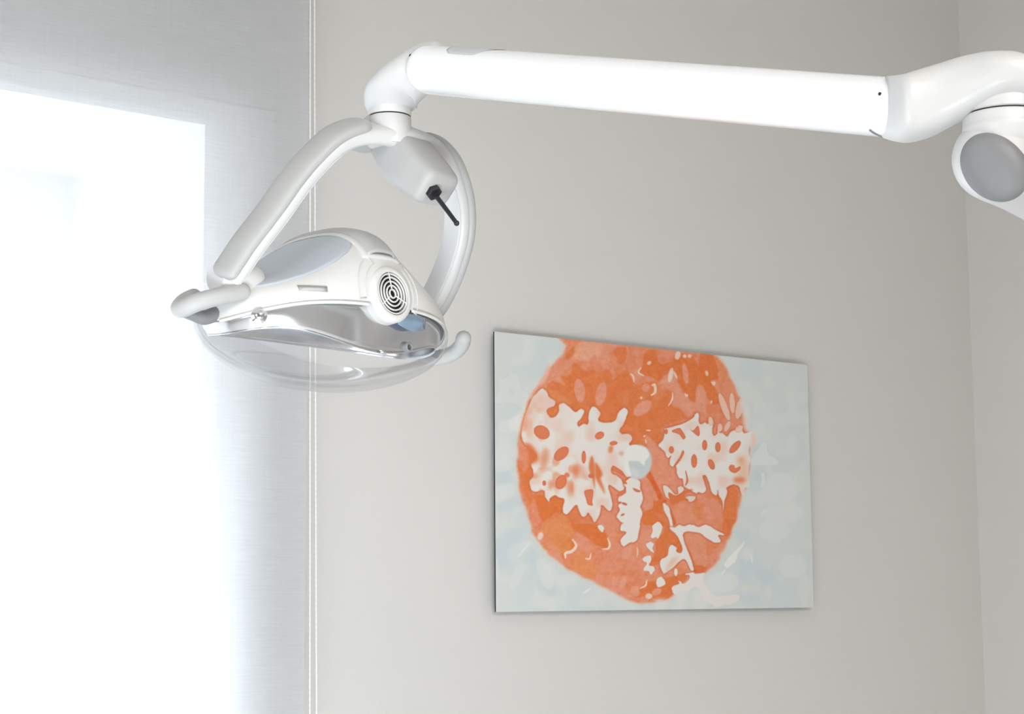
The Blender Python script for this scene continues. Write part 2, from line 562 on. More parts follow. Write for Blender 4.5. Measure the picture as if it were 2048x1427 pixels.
lay(pmask(cr('A', (330, 1330), (420, 1240), (560, 1100), (640, 980), (640, 1500), (520, 1500)), 4), (222, 220, 216), .8)
for k, pts, wd in (('G', [(470, 520), (560, 410), (640, 310)], 12), ('G', [(1390, 1040), (1450, 1010), (1510, 970)], 18), ('I', [(720, 480), (740, 550), (740, 610)], 12), ('F', [(880, 1290), (900, 1240), (930, 1200)], 10)):
    lay(pmask(line(k, pts, wd), .6), (220, 220, 216), .85)
for pts in (cr('F', (720, 560), (760, 430), (830, 330), (900, 240), (950, 260), (965, 370), (1010, 430), (1110, 490), (1120, 540), (1080, 570), (900, 565)),
            cr('F', (870, 680), (920, 690), (930, 820), (900, 880), (860, 870), (880, 800))):
    m_ = pmask(pts, .8); lay(blur(m_, 4) * (1 - m_), (182, 194, 195), .8); lay(m_, (213, 214, 210), .85)
m_ = pmask(cr('I', (640, 290), (610, 370), (540, 470), (510, 580), (430, 640), (400, 680), (350, 650), (370, 590), (430, 510), (520, 420), (590, 350)), .6)
lay(m_, (224, 222, 217), .95)
lay(pmask(line('I', [(290, 790), (330, 740), (370, 690)], 10), .6), (222, 220, 216), .9)

# the disc
disc_pts = cr('W', (420, 40), (408, 130), (372, 185), (318, 250), (285, 300), (245, 360), (215, 430), (195, 500), (182, 560), (177, 640), (180, 720), (190, 800),
              (210, 870), (232, 930), (250, 1000), (285, 1055), (320, 1100), (370, 1140), (405, 1172), (455, 1200), (505, 1230), (560, 1255), (640, 1292), (700, 1325),
              (745, 1342), (800, 1342), (860, 1335), (905, 1318), (960, 1262), (1010, 1225), (1060, 1205), (1110, 1168), (1150, 1110), (1185, 1030), (1215, 950), (1240, 860),
              (1262, 790), (1275, 700), (1278, 620), (1273, 540), (1262, 470), (1248, 410), (1228, 360), (1200, 290), (1168, 230), (1140, 185), (1108, 150), (1100, 40))
DM = pmask(disc_pts, 2.2, rough=1.1)
halo = pmask(disc_pts, 7.0)
lay(halo, (222, 190, 170), .55)
lay(DM, (221, 140, 108))
nz = noise(26, 5) * .6 + noise(11, 6) * .4
lay(DM * np.clip((nz - .42) * 3.2, 0, 1), (219, 124, 80), .8)
lay(DM * np.clip((noise(60, 8) - .5) * 3, 0, 1), (223, 148, 122), .6)
OR = (218, 117, 62)


def inn(pts, col, al=1.0, soft=1.0, rough=0.6):
    lay(DM * pmask(pts, soft, rough=rough), col, al)


# deeper orange washes
inn(cr('A', (880, 810), (960, 720), (1060, 760), (1150, 770), (1070, 650), (1230, 640), (1240, 500), (1290, 480), (1420, 590), (1570, 600), (1570, 1100), (1480, 1110), (1470, 1340), (1340, 1370), (1420, 1160), (1290, 1160), (1130, 1040), (1060, 1060), (1040, 1180), (930, 1240), (880, 1170), (990, 1090), (1000, 1010), (910, 960)), OR, .85)
inn(cr('B', (0, 760), (150, 560), (230, 600), (260, 700), (380, 590), (480, 580), (560, 760), (680, 760), (860, 720), (900, 800), (1000, 860), (1090, 880), (1090, 1080), (1250, 1140), (1330, 1250), (980, 1370), (960, 1500), (880, 1660), (500, 1640), (340, 1470), (450, 1250), (460, 1130), (340, 1170), (200, 1310), (60, 1290), (80, 1200), (0, 1120)), OR, .85)
inn(cr('B', (610, 600), (680, 490), (720, 310), (860, 290), (920, 470), (1090, 440), (1150, 330), (1380, 370), (1480, 520), (1570, 600), (1570, 800), (1460, 800), (1440, 1010), (1370, 1000), (1280, 880), (1190, 740), (1120, 600), (1030, 620), (900, 730), (780, 660)), (217, 113, 55), .9)
inn(cr('B', (270, 260), (450, 250), (430, 450), (380, 490), (330, 470), (300, 380)), (217, 116, 64), .85)
inn(cr('C', (0, 330), (200, 380), (330, 520), (260, 600), (260, 700), (160, 730), (240, 850), (260, 1040), (140, 1030), (60, 860), (0, 800)), (217, 113, 55), .9)
inn(cr('C', (200, 380), (330, 520), (450, 750), (560, 960), (500, 940), (400, 760), (280, 600)), (222, 140, 96), .8)
inn(cr('A', (1170, 330), (1330, 190), (1330, 300), (1250, 380), (1150, 420)), (214, 112, 56), .8, 1.5)
inn(cr('A', (890, 820), (1000, 880), (1180, 960), (1230, 1050), (1050, 1040), (950, 1000)), (220, 140, 92), .7, 2)
inn(cr('D', (470, 560), (560, 660), (620, 560), (660, 600), (680, 720), (640, 790), (670, 930), (680, 1090), (640, 1110), (560, 960), (500, 760)), OR, .9, 1.5)
inn(cr('D', (700, 1000), (850, 1010), (920, 1110), (930, 1040), (1010, 1000), (1130, 1060), (1110, 1200), (1130, 1260), (1000, 1250), (900, 1390), (800, 1350), (750, 1180)), (217, 112, 52), .9, 1.5)
inn(cr('D', (900, 1390), (1030, 1250), (1150, 1270), (1310, 1140), (1370, 1300), (1470, 1250), (1570, 1390), (1570, 1500), (1000, 1500)), (220, 122, 74), .8, 1.5)
inn(cr('W', (400, 935), (490, 960), (560, 985), (610, 1060), (600, 1088), (548, 1062), (525, 1045), (470, 1010), (420, 970)), (217, 113, 55), .9)
inn(cr('G', (960, 230), (1180, 210), (1300, 330), (1240, 440), (1150, 460), (1140, 560), (1060, 420), (1000, 330)), (216, 112, 48), .9)
inn(cr('G', (1180, 600), (1400, 440), (1570, 600), (1570, 830), (1380, 780), (1260, 690)), (221, 136, 82), .8, 2)
inn(cr('W', (340, 940), (400, 920), (440, 980), (440, 1050), (400, 1120), (340, 1060), (300, 1010), (300, 960)), (221, 138, 84), .8, 2)
inn(cr('E', (735, 730), (800, 650), (870, 800), (950, 960), (1030, 1080), (960, 1100), (880, 1010), (820, 880)), (214, 96, 44), .95)
inn(cr('E', (690, 1240), (820, 1180), (830, 1080), (960, 1090), (980, 1230), (1060, 1340), (1010, 1420), (700, 1420)), (217, 113, 55), .95)
inn(cr('E', (1060, 1170), (1100, 1160), (1380, 1130), (1460, 1400), (1160, 1420)), (222, 142, 110), .9)
inn(cr('E', (1380, 1160), (1480, 1110), (1570, 1150), (1570, 1400), (1450, 1330)), (219, 128, 74), .8, 2)
inn(cr('E', (1080, 1180), (1150, 1400), (1120, 1420), (1060, 1240)), (214, 98, 48), .9)
inn(cr('H', (680, 0), (1080, 0), (1060, 120), (1200, 260), (1240, 400), (1180, 470), (1050, 330), (1030, 480), (920, 620), (780, 640), (860, 430), (870, 280), (980, 180), (960, 70)), (217, 113, 55), .85)
inn(cr('H', (620, 990), (740, 880), (900, 850), (1090, 800), (1300, 760), (1280, 880), (1100, 950), (1120, 1060), (960, 1130), (720, 1090), (620, 1110), (520, 1060), (640, 1050)), (217, 113, 55), .9, 1.2)
inn(cr('H', (1300, 180), (1570, 210), (1570, 660), (1430, 630), (1330, 420)), (221, 142, 110), .95)
inn(cr('H', (1290, 330), (1350, 430), (1440, 620), (1570, 660), (1570, 750), (1400, 740), (1380, 640)), (215, 106, 56), .85)
inn(cr('H', (0, 20), (60, 60), (200, 280), (170, 370), (60, 340), (0, 260)), (217, 113, 55), .9)
inn(cr('F', (380, 890), (460, 850), (550, 980), (520, 1160), (530, 1340), (470, 1420), (330, 1420), (320, 1240), (360, 1090)), OR, .9, 1.2)
inn(cr('F', (170, 1010), (250, 980), (330, 1090), (320, 1160), (240, 1080)), OR, .9)
inn(cr('F', (60, 1090), (160, 1040), (280, 1130), (310, 1400), (60, 1400)), (222, 142, 114), .8, 2)
inn(cr('I', (0, 0), (340, 0), (360, 180), (250, 120), (120, 60), (0, 60)), (222, 136, 100), .9)
inn(cr('I', (340, 0), (500, 0), (430, 180), (350, 220)), (215, 112, 54), .85)
# salmon lens shapes
for pts in (ell('A', 1350, 860, 75, 170, -8), ell('B', 85, 910, 75, 170, 12), ell('B', 680, 1110, 150, 85, -38), ell('B', 725, 820, 55, 60), ell('B', 1290, 620, 40, 150, -8),
            ell('H', 450, 450, 70, 110, 25), ell('H', 400, 880, 40, 100, 20), ell('H', 570, 1010, 60, 80, -20), ell('H', 880, 1020, 70, 45, -25)):
    inn(pts, (223, 150, 122), .95, .8, 0.2)
inn(cr('A', (1330, 190), (1570, 190), (1570, 330), (1440, 440), (1290, 400), (1260, 350)), (224, 158, 126), .9, 1.5)
inn(cr('B', (0, 190), (110, 210), (90, 330), (0, 360)), (224, 156, 126), .9, 1.5)
inn(cr('B', (920, 760), (1030, 680), (1120, 640), (1220, 820), (1290, 940), (1420, 1050), (1460, 800), (1570, 840), (1570, 1290), (1490, 1290), (1460, 1170), (1320, 1240), (1230, 1110), (1110, 1060), (1130, 900), (1050, 840)), (222, 148, 120), .9, 1.2)
inn(cr('E', (720, 150), (770, 170), (880, 280), (1000, 400), (1060, 480), (1070, 580), (1150, 600), (1170, 700), (1250, 780), (1240, 870), (1150, 960), (1040, 880), (960, 870), (1000, 1050), (900, 860), (790, 640), (800, 500), (770, 360)), (222, 142, 112), .95)
inn(cr('E', (650, 800), (740, 740), (830, 900), (900, 1050), (830, 1080), (820, 1170), (690, 1220), (650, 1150), (690, 1050)), (222, 142, 112), .9)
inn(cr('E', (210, 870), (330, 950), (340, 1100), (330, 1250), (370, 1400), (0, 1400), (80, 1240), (180, 1220), (250, 1110)), (221, 140, 110), .9)

g_ = (noise(5, 31) - .5) * 8 + (noise(13, 32) - .5) * 10 + (noise(3, 33) - .5) * 6
IMG += DM[..., None] * g_[..., None] * np.array([.5, 1.0, 1.0])
for sd in range(46):                                 # small brush marks inside the disc
    rr_ = np.random.RandomState(100 + sd)
    a_ = rr_.rand() * 2 * PI; q_ = rr_.rand() ** .5
    ex, ey = 1262 + 225 * q_ * math.cos(a_), 940 + 250 * q_ * math.sin(a_)
    rx_, ry_, ro_ = 6 + 16 * rr_.rand(), 3 + 7 * rr_.rand(), rr_.rand() * 180
    c_ = [(216, 110, 58), (224, 150, 118), (221, 132, 84)][sd % 3]
    pts = [(ex + rx_ * math.cos(t_) * math.cos(math.radians(ro_)) - ry_ * math.sin(t_) * math.sin(math.radians(ro_)), ey + rx_ * math.cos(t_) * math.sin(math.radians(ro_)) + ry_ * math.sin(t_) * math.cos(math.radians(ro_))) for t_ in np.linspace(0, 2 * PI, 9)[:-1] + rr_.randn(8) * .15]
    lay(DM * pmask(pts, 1.2, rough=.5), c_, .3)

# white leaves with a darker orange outline
WHITE = (224, 216, 208)


def leaf(pts, col=WHITE, al=1.0, soft=0.55, rimw=2.2, ra=.75, rough=0.25):
    m_ = pmask(pts, soft, rough=rough)
    big = np.clip(blur(m_, rimw * AS) * 2.0, 0, 1) * (1 - m_)
    lay(big * np.clip(DM * 1.0, 0, 1), (190, 80, 38), ra)
    lay(m_, col, al)
    if rimw > 1.4:
        b2 = blur(m_, 1.1)
        lay(4 * b2 * (1 - b2) * DM, (196, 92, 50), .42)
    return m_


L1 = (cr('A', (600, 1150), (680, 960), (760, 870), (820, 828), (880, 880), (920, 960), (1000, 1010), (985, 1080), (900, 1110), (880, 1170), (930, 1240), (1000, 1230), (1050, 1160), (1060, 1060), (1130, 1040), (1200, 1090), (1290, 1160), (1370, 1120), (1420, 1160), (1380, 1250), (1320, 1320), (1340, 1370), (1400, 1330), (1470, 1330), (1480, 1180), (1520, 1100), (1570, 1090))
      + cr('B', (60, 1150), (80, 1200), (45, 1270), (90, 1310), (200, 1315), (290, 1280), (330, 1180), (400, 1110), (450, 1120), (470, 1170), (440, 1260), (400, 1350))
      + cr('E', (350, 70), (390, 125), (470, 120), (520, 150), (530, 210), (490, 260), (510, 290), (580, 280), (660, 295), (730, 330), (770, 400), (770, 450), (720, 500), (700, 580), (640, 530), (560, 510), (480, 510), (480, 570), (520, 650), (520, 730), (460, 740), (430, 720), (380, 650), (250, 580), (235, 680), (330, 730), (390, 790), (420, 900), (350, 940), (270, 890), (200, 850), (195, 900), (230, 1010), (250, 1120), (230, 1210), (180, 1215), (120, 1150), (85, 1140), (80, 1230), (40, 1330))
      + cr('D', (1560, 1380), (1500, 1280), (1470, 1250), (1430, 1300), (1380, 1300), (1340, 1220), (1310, 1140), (1270, 1160), (1180, 1270), (1120, 1250), (1110, 1160), (1130, 1060), (1050, 1030), (1010, 1000), (930, 1040), (920, 1100), (860, 1020), (840, 930), (740, 950), (670, 930), (640, 850), (640, 790), (690, 720), (680, 640), (660, 540), (740, 440), (640, 330), (560, 260), (520, 150), (540, 0)))
m1 = leaf(L1)
lay(m1 * pmask(cr('A', (600, 1150), (760, 870), (900, 1000), (760, 1200), (640, 1450), (560, 1450)), 4), (224, 196, 180), .7)
L2 = (cr('E', (520, 740), (640, 790), (650, 900), (680, 980), (690, 1060), (660, 1130), (650, 1170), (680, 1250), (660, 1330), (640, 1420))
      + cr('H', (650, 60), (630, 150), (610, 270), (560, 315), (500, 320), (440, 360), (400, 370), (365, 320), (370, 260), (440, 180), (420, 160), (370, 150), (355, 100), (390, 40))
      + cr('E', (400, 1400), (330, 1340), (305, 1290), (350, 1210), (330, 1140), (380, 1100), (330, 1080), (340, 1020), (410, 980), (440, 900), (410, 830)))
leaf(L2)
L3 = (cr('B', (970, 1380), (1000, 1400), (1130, 1370), (1300, 1310), (1400, 1240), (1430, 1190), (1465, 1175), (1490, 1230), (1485, 1300), (1510, 1340), (1570, 1310))
      + cr('C', (60, 1300), (110, 1330), (130, 1260), (170, 1250), (195, 1310), (180, 1420))
      + cr('F', (180, 120), (210, 145), (245, 110), (250, 30), (290, 60), (280, 105), (330, 115), (380, 160), (410, 130), (440, 90), (520, 60), (590, 10), (620, 100), (690, 100), (770, 90), (800, 200), (790, 280), (710, 310), (700, 400), (720, 480), (700, 600), (690, 760), (700, 870), (640, 900), (630, 1000), (590, 980), (560, 880), (500, 850), (460, 850), (380, 890), (390, 960), (350, 1090), (325, 1260), (320, 1100), (270, 1000), (255, 920), (245, 990), (210, 1000), (170, 960), (140, 870), (120, 800), (80, 720), (40, 715), (50, 780), (80, 870), (90, 930), (40, 970), (0, 960))
      + cr('E', (1470, 960), (1430, 970), (1280, 880), (1260, 850), (1250, 770), (1200, 750), (1165, 690), (1160, 600), (1140, 560), (1110, 595), (1070, 570), (1065, 500), (1090, 430), (1050, 470), (1010, 440), (1000, 390), (950, 340), (900, 285), (940, 240), (980, 180), (990, 60)))
m3 = leaf(L3)
lay((m1 + m3).clip(0, 1) * np.clip((noise(44, 11) - .45) * 2.6, 0, 1), (225, 190, 172), .75)
lay(m1 * np.clip((noise(30, 21) - .55) * 4, 0, 1) * pmask(cr('D', (420, -100), (760, 150), (900, 400), (1300, 500), (1500, 900), (900, 1000), (500, 800)), 8), (222, 150, 116), .75)
lay(m1 * pmask(cr('A', (560, 1300), (640, 1050), (760, 900), (840, 1100), (760, 1350), (640, 1600), (560, 1500)), 8) * np.clip((noise(24, 23) - .35) * 3, 0, 1), (226, 178, 154), .8)
lay(m3 * pmask(cr('F', (520, 440), (640, 480), (700, 700), (640, 860), (460, 800), (560, 650)), 5), (224, 178, 146), .75)
# holes and stains in the leaves
HO = (220, 128, 92)


def hole(pts, col=HO, soft=.5):
    m_ = pmask(pts, soft); ring = np.clip(blur(m_, 2.4) * 1.6, 0, 1) * (1 - np.clip(blur(m_, 2.6) * 1.5 - .6, 0, 1))
    lay(m_, col); lay(m_ * np.clip(1.35 - blur(m_, 3.2) * 1.2, 0, 1), (198, 84, 40), .8)


for pts in (ell('D', 810, 100, 118, 92, 30), ell('D', 1090, 405, 125, 75, -42), ell('D', 1410, 455, 30, 90), ell('D', 1085, 810, 75, 105, 25), ell('D', 1515, 720, 40, 32), ell('D', 845, 825, 26, 36),
            cr('D', (1420, 940), (1500, 915), (1545, 940), (1530, 1090), (1540, 1140), (1470, 1130), (1440, 1040)), ell('E', 65, 145, 68, 50, -30), ell('E', 265, 255, 55, 30, -5),
            ell('F', 70, 282, 32, 70), ell('F', 255, 312, 38, 70), ell('F', 500, 310, 48, 110, 42), ell('F', 163, 558, 42, 78, -22), cr('F', (415, 600), (440, 565), (490, 575), (500, 610), (540, 600), (575, 590), (570, 630), (500, 680), (430, 650)),
            ell('E', 1415, 510, 42, 95), ell('E', 1560, 285, 30, 70), cr('E', (1095, 85), (1190, 40), (1230, 60), (1290, 160), (1260, 200), (1200, 130)), cr('E', (1340, 40), (1400, 75), (1470, 10), (1495, 110), (1465, 150)),
            ell('E', 1015, 90, 25, 35), ell('E', 1090, 350, 36, 50), cr('E', (1250, 360), (1272, 390), (1230, 480), (1160, 570), (1140, 550), (1210, 450)), cr('E', (1290, 640), (1312, 700), (1330, 800), (1285, 865), (1305, 780)),
            cr('E', (390, 930), (440, 935), (430, 970), (340, 1010), (310, 990)), cr('E', (540, 895), (640, 930), (640, 950), (580, 945)), ell('E', 420, 1120, 40, 18, 20), ell('E', 395, 1275, 28, 14, -25),
            cr('E', (255, 575), (330, 620), (420, 700), (430, 730), (380, 710), (300, 660), (250, 640)), cr('E', (390, 770), (460, 830), (400, 830))):
    hole(pts)
for pts, al, sf in ((cr('D', (1480, 600), (1520, 440), (1560, 540), (1570, 900), (1530, 760)), .9, 1.5), (cr('E', (0, 530), (60, 590), (110, 700), (80, 760), (130, 900), (140, 980), (90, 900), (20, 780), (0, 700)), .95, 2), (ell('E', 225, 340, 35, 60, 15), .8, 2), (ell('D', 1300, 660, 45, 110, 8), .7, 4),
                    (ell('D', 1240, 900, 40, 100, 5), .5, 4), (cr('D', (580, 280), (660, 270), (760, 430), (740, 520), (660, 560), (610, 560), (620, 420)), .85, 3), (ell('D', 850, 470, 60, 150, 10), .6, 4), (ell('D', 1170, 710, 40, 36), .85, 1), (ell('F', 560, 780, 90, 40), .75, 3),
                    (ell('E', 375, 400, 36, 30), .5, 2), (ell('F', 590, 500, 40, 40), .5, 4), (ell('D', 940, 850, 40, 70), .6, 3)):
    lay(pmask(pts, sf), (217, 112, 62), al)
# pale centre of the disc
cm = pmask(ell('E', 620, 525, 190, 248, 8), 1.6)
up_ = pmask(cr('E', (420, 400), (470, 310), (560, 275), (660, 295), (740, 340), (775, 420), (755, 470), (715, 510), (705, 575), (660, 545), (620, 510), (560, 510), (480, 515), (500, 640), (520, 730), (420, 640)), .8)
lay(cm, (196, 204, 202), .95); lay(cm * pmask(ell('E', 570, 660, 50, 90, -20), 2.5), (206, 209, 204), .9); lay(cm * pmask(ell('E', 590, 590, 100, 40, 25), 3), (184, 196, 196), .7)
lay(up_, (226, 223, 216))
# sprig at the lower right
leaf(cr('E', (970, 1110), (1010, 1120), (1060, 1170), (1080, 1270), (1110, 1400), (1130, 1500), (1070, 1500), (1050, 1340), (980, 1210)), rimw=1.5, ra=.6)
leaf(cr('H', (1060, 110), (1090, 90), (1140, 100), (1200, 60), (1260, 80), (1330, 60), (1400, 60), (1480, 90), (1570, 60), (1640, 80), (1740, 140), (1840, 190), (1830, 220), (1760, 210), (1800, 300), (1720, 320), (1600, 260), (1480, 180), (1290, 170), (1260, 240), (1310, 400), (1380, 570), (1410, 700), (1370, 720), (1330, 640), (1280, 560), (1220, 580), (1110, 680), (1000, 760), (970, 750), (925, 640), (940, 560), (1030, 500), (1050, 400), (1090, 345), (1170, 390), (1160, 440), (1230, 460), (1240, 380), (1180, 240), (1110, 160)), rimw=1.8)
inn(cr('E', (1040, 960), (1150, 990), (1290, 920), (1400, 920), (1280, 990), (1330, 1060), (1200, 1090), (1090, 1130), (1060, 1020)), (214, 112, 58), .9, 1.2)
leaf(cr('E', (970, 860), (1020, 860), (1090, 920), (1140, 980), (1180, 970), (1180, 890), (1220, 865), (1265, 890), (1270, 930), (1210, 980), (1130, 1000), (1060, 960), (1050, 1010), (1070, 1060), (1010, 1020), (975, 930)), al=.9, rimw=1.5)
leaf(cr('E', (1280, 1030), (1350, 1005), (1430, 1010), (1430, 1050), (1380, 1095), (1330, 1090), (1330, 1060)), al=.85, rimw=1.5)
for pts in (cr('H', (820, 80), (890, 20), (940, 50), (960, 100), (940, 180), (900, 260), (870, 240), (830, 255), (795, 230), (820, 160)),
            cr('H', (725, 340), (790, 305), (840, 340), (820, 400), (840, 460), (790, 430), (740, 380)),
            cr('H', (680, 540), (740, 505), (800, 510), (800, 580), (770, 640), (840, 660), (850, 710), (810, 770), (780, 760), (770, 730), (700, 720), (700, 680), (740, 610), (690, 580)),
            cr('H', (870, 880), (900, 820), (960, 810), (1010, 900), (960, 940), (900, 950)),
            cr('H', (40, 80), (90, 65), (130, 110), (110, 170), (60, 130)), ell('H', 1155, 740, 26, 55)):
    leaf(pts, rimw=1.3, ra=.5)
lay(pmask(cr('H', (1100, 540), (1200, 520), (1100, 660), (1000, 740), (1040, 620)), 3), (222, 178, 152), .8)
leaf(cr('H', (1090, 970), (1120, 930), (1200, 900), (1180, 860), (1230, 870), (1250, 900), (1310, 880), (1350, 790), (1290, 780), (1300, 755), (1400, 740), (1440, 760), (1570, 745), (1540, 830), (1600, 960), (1680, 1060), (1820, 1080), (2040, 1060), (2050, 1130), (1980, 1180), (1860, 1200), (1740, 1240), (1640, 1190), (1560, 1130), (1500, 1000), (1440, 950), (1380, 960), (1320, 1010), (1240, 1000), (1150, 1060), (1110, 1030)), (221, 213, 206), rimw=1.5, ra=.5)
lay(pmask(cr('H', (1180, 1060), (1240, 1010), (1330, 1000), (1260, 1240), (1180, 1260)), 3), (219, 214, 208), .7)
lay(pmask(cr('H', (1430, 980), (1540, 1060), (1620, 1240), (1420, 1260)), 3), (219, 214, 208), .7)
lay(pmask(cr('H', (880, 1120), (1020, 1150), (1000, 1270), (860, 1270)), 4), (218, 213, 206), .7)
for k, pts, wd in (('H', [(110, 410), (190, 400), (210, 340), (180, 250)], 16), ('G', [(1150, 540), (1150, 470), (1240, 440), (1300, 360), (1250, 270)], 22), ('H', [(640, 970), (720, 930), (740, 850)], 14), ('G', [(1430, 540), (1490, 550), (1515, 470)], 12),
                   ('B', [(1045, 1080), (1100, 990), (1110, 890)], 12), ('B', [(800, 930), (860, 880), (850, 780), (810, 790)], 20), ('B', [(700, 650), (620, 600), (660, 530)], 14), ('B', [(500, 620), (540, 650), (560, 740)], 12), ('B', [(1280, 900), (1310, 940), (1320, 910)], 12),
                   ('H', [(600, 380), (610, 450), (600, 520)], 8), ('E', [(690, 160), (720, 150)], 14), ('E', [(720, 200), (730, 260)], 10), ('E', [(730, 70), (800, 75)], 9)):
    lay(pmask(line(k, pts, wd), .5), (231, 206, 188), .95)
for pts in (ell('B', 775, 465, 32, 24, -40), ell('B', 1080, 640, 34, 105, 12), ell('B', 1150, 640, 16, 60, -25), ell('B', 660, 965, 18, 20), ell('B', 1180, 360, 40, 60, 20), ell('B', 1280, 370, 30, 25), ell('B', 1350, 370, 26, 26),
            ell('C', 98, 615, 20, 38, -15), cr('C', (160, 735), (225, 740), (195, 795)), cr('C', (145, 1010), (180, 1010), (160, 1055)), ell('G', 790, 225, 38, 55, 20), ell('H', 770, 1080, 50, 40)):
    lay(pmask(pts, .8), (228, 205, 190), .9)
# petals at the upper right edge of the disc
for pts in (ell('C', 345, 1090, 45, 210, -20), ell('C', 460, 1040, 38, 150, -3), ell('C', 560, 1120, 50, 150, 12), ell('C', 150, 1290, 30, 60, -10), ell('C', 285, 1390, 34, 60), ell('C', 390, 1370, 34, 80, 25), ell('C', 560, 1400, 60, 40, -30)):
    leaf(pts, (227, 190, 170), .9, .7, 1.3, .6)
lay(pmask(cr('C', (580, 980), (630, 1020), (700, 1100), (700, 1200), (700, 1420), (640, 1420), (600, 1200)), 2.5), (218, 212, 206), .8)
# left fringe of the disc
lay(pmask(cr('A', (900, 480), (930, 560), (860, 720), (740, 860), (660, 980), (640, 940), (740, 800), (840, 620)), 1.8), (226, 184, 164), .7)
lay(pmask(line('A', [(690, 920), (720, 900), (790, 780)], 12), 1), (217, 120, 70), .6)
lay(pmask(cr('A', (520, 1420), (560, 1240), (640, 1040), (600, 1240), (600, 1420)), 2), (226, 160, 120), .7)
# paper grain and overall slight mottling
IMG += (np.random.RandomState(3).randn(AH, AW, 1) * 1.5)
IMG = IMG.clip(0, 255) / 255.0
LIN = np.where(IMG <= .04045, IMG / 12.92, ((IMG + .055) / 1.055) ** 2.4) * np.array(PRINT_GAIN)
NXP, NZP = 640, 400
xs = np.linspace(PX0, PX1, NXP); zs = np.linspace(PZ0, PZ1, NZP)
GX, GZ = np.meshgrid(xs, zs)
PV = np.stack([GX, np.full_like(GX, YF), GZ], -1)
pxx, pyy = project(PV)
fx = ((pxx - AX0) * AS - .5).clip(0, AW - 1.001); fy = ((pyy - AY0) * AS - .5).clip(0, AH - 1.001)
ix, iy = fx.astype(int), fy.astype(int); fx = (fx - ix)[..., None]; fy = (fy - iy)[..., None]
ix1, iy1 = np.minimum(ix + 1, AW - 1), np.minimum(iy + 1, AH - 1)
VC = (LIN[iy, ix] * (1 - fx) + LIN[iy, ix1] * fx) * (1 - fy) + (LIN[iy1, ix] * (1 - fx) + LIN[iy1, ix1] * fx) * fy
idx = np.arange(NXP * NZP).reshape(NZP, NXP)
quads = np.stack([idx[:-1, :-1], idx[:-1, 1:], idx[1:, 1:], idx[1:, :-1]], -1).reshape(-1, 4)
me = bpy.data.meshes.new('print')
me.vertices.add(NXP * NZP); me.vertices.foreach_set('co', PV.reshape(-1).astype(np.float32))
me.loops.add(quads.size); me.loops.foreach_set('vertex_index', quads.reshape(-1).astype(np.int32))
me.polygons.add(len(quads)); me.polygons.foreach_set('loop_start', np.arange(0, quads.size, 4, dtype=np.int32))
me.update(calc_edges=True); me.validate()
ca = me.color_attributes.new('ink', 'FLOAT_COLOR', 'POINT')
ca.data.foreach_set('color', np.concatenate([VC.reshape(-1, 3), np.ones((NXP * NZP, 1))], 1).reshape(-1).astype(np.float32))
pm = mat('printed_artwork', (.5, .5, .5), 0.45, spec=0.35)
an = pm.node_tree.nodes.new('ShaderNodeVertexColor'); an.layer_name = 'ink'
pm.node_tree.links.new(an.outputs['Color'], pm.node_tree.nodes['Principled BSDF'].inputs['Base Color'])
me.materials.append(pm)
po = bpy.data.objects.new('print', me); COL.objects.link(po); po.parent = pic
from mathutils import Matrix
po.matrix_parent_inverse = Matrix.Translation(pic.location).inverted()
#ARTEND

pb = MB().box((PX0, YF + .0006, PZ0), (PX1, YF + PT, PZ1))
part('backing_panel', pb.v, pb.f, M['black'], pic, smooth=False)
for sx in (PX0 + .12, PX1 - .12):
    for sz in (PZ0 + .1, PZ1 - .1):
        v, f = lathe(np.array([sx, YF + PT, sz]), (0, 1, 0), [(.012, 0), (.012, PG - .0005)], 20)
        part('wall_spacer', v, f, M['dark'], pic, auto=40)

# ------------------------------------------------------------------ dental lamp
RH = unit([RIGHT[0], RIGHT[1], 0]); FH = unit([FWD[0], FWD[1], 0])
TH = math.radians(48)
Wd = math.cos(TH) * RH + math.sin(TH) * FH
Nd = math.sin(TH) * RH - math.cos(TH) * FH
Ud = np.array([0, 0, 1.0])
O = at(650, 632, 2.30)


def hp(w, n, u):
    return O + Wd * w + Nd * n + Ud * u


POST = at(2290, 498, 2.02)
lamp = thing('dental_lamp', 'white dental operating lamp on a jointed arm in front of the blind', 'lamp', (POST[0], POST[1], 0))

# --- housing of the head
HA, HB = 0.180, 0.115


def bw(w):
    return HB * max(1e-4, 1 - (abs(w) / HA) ** 2.2) ** 0.55


def hw(w):
    return (0.026 + 0.074 * math.exp(-(abs(w) / 0.088) ** 2)) * (max(1e-3, 1 - (abs(w) / HA) ** 6)) ** 0.5


def rim(w):
    return -0.026 * (abs(w) / HA) ** 3.5


def house(w, t, off=0.0):
    e = 2.6
    c, s_ = math.cos(t), math.sin(t)
    n = (bw(w) + off) * math.copysign(abs(c) ** (2 / e), c)
    q = abs(s_) ** (2 / e)
    u = (hw(w) + off) * q + rim(w) * (1 - 0.75 * q)
    return n, u


ws = HA * np.sin(np.linspace(-PI / 2 * 0.985, PI / 2 * 0.985, 90))
ts = np.linspace(0, PI, 56)
v, f = outward(*grid([[hp(w, *house(w, t)) for t in ts] for w in ws]), hp(0, 0, 0))
_dc, _da = hp(0.004, 0.1115, 0.015), unit(Nd + 0.13 * Ud + 0.05 * Wd)
V_ = np.array(v)
def _in_hole(q):
    d = V_[list(q)].mean(0) - _dc
    h = d.dot(_da)
    return h > -.03 and np.linalg.norm(d - _da * h) < .0285
f = [q for q in f if not _in_hole(q)]                 # opening behind the fan grille
housing = part('head_housing', v, f, M['cream'], lamp, solid=0.0022)
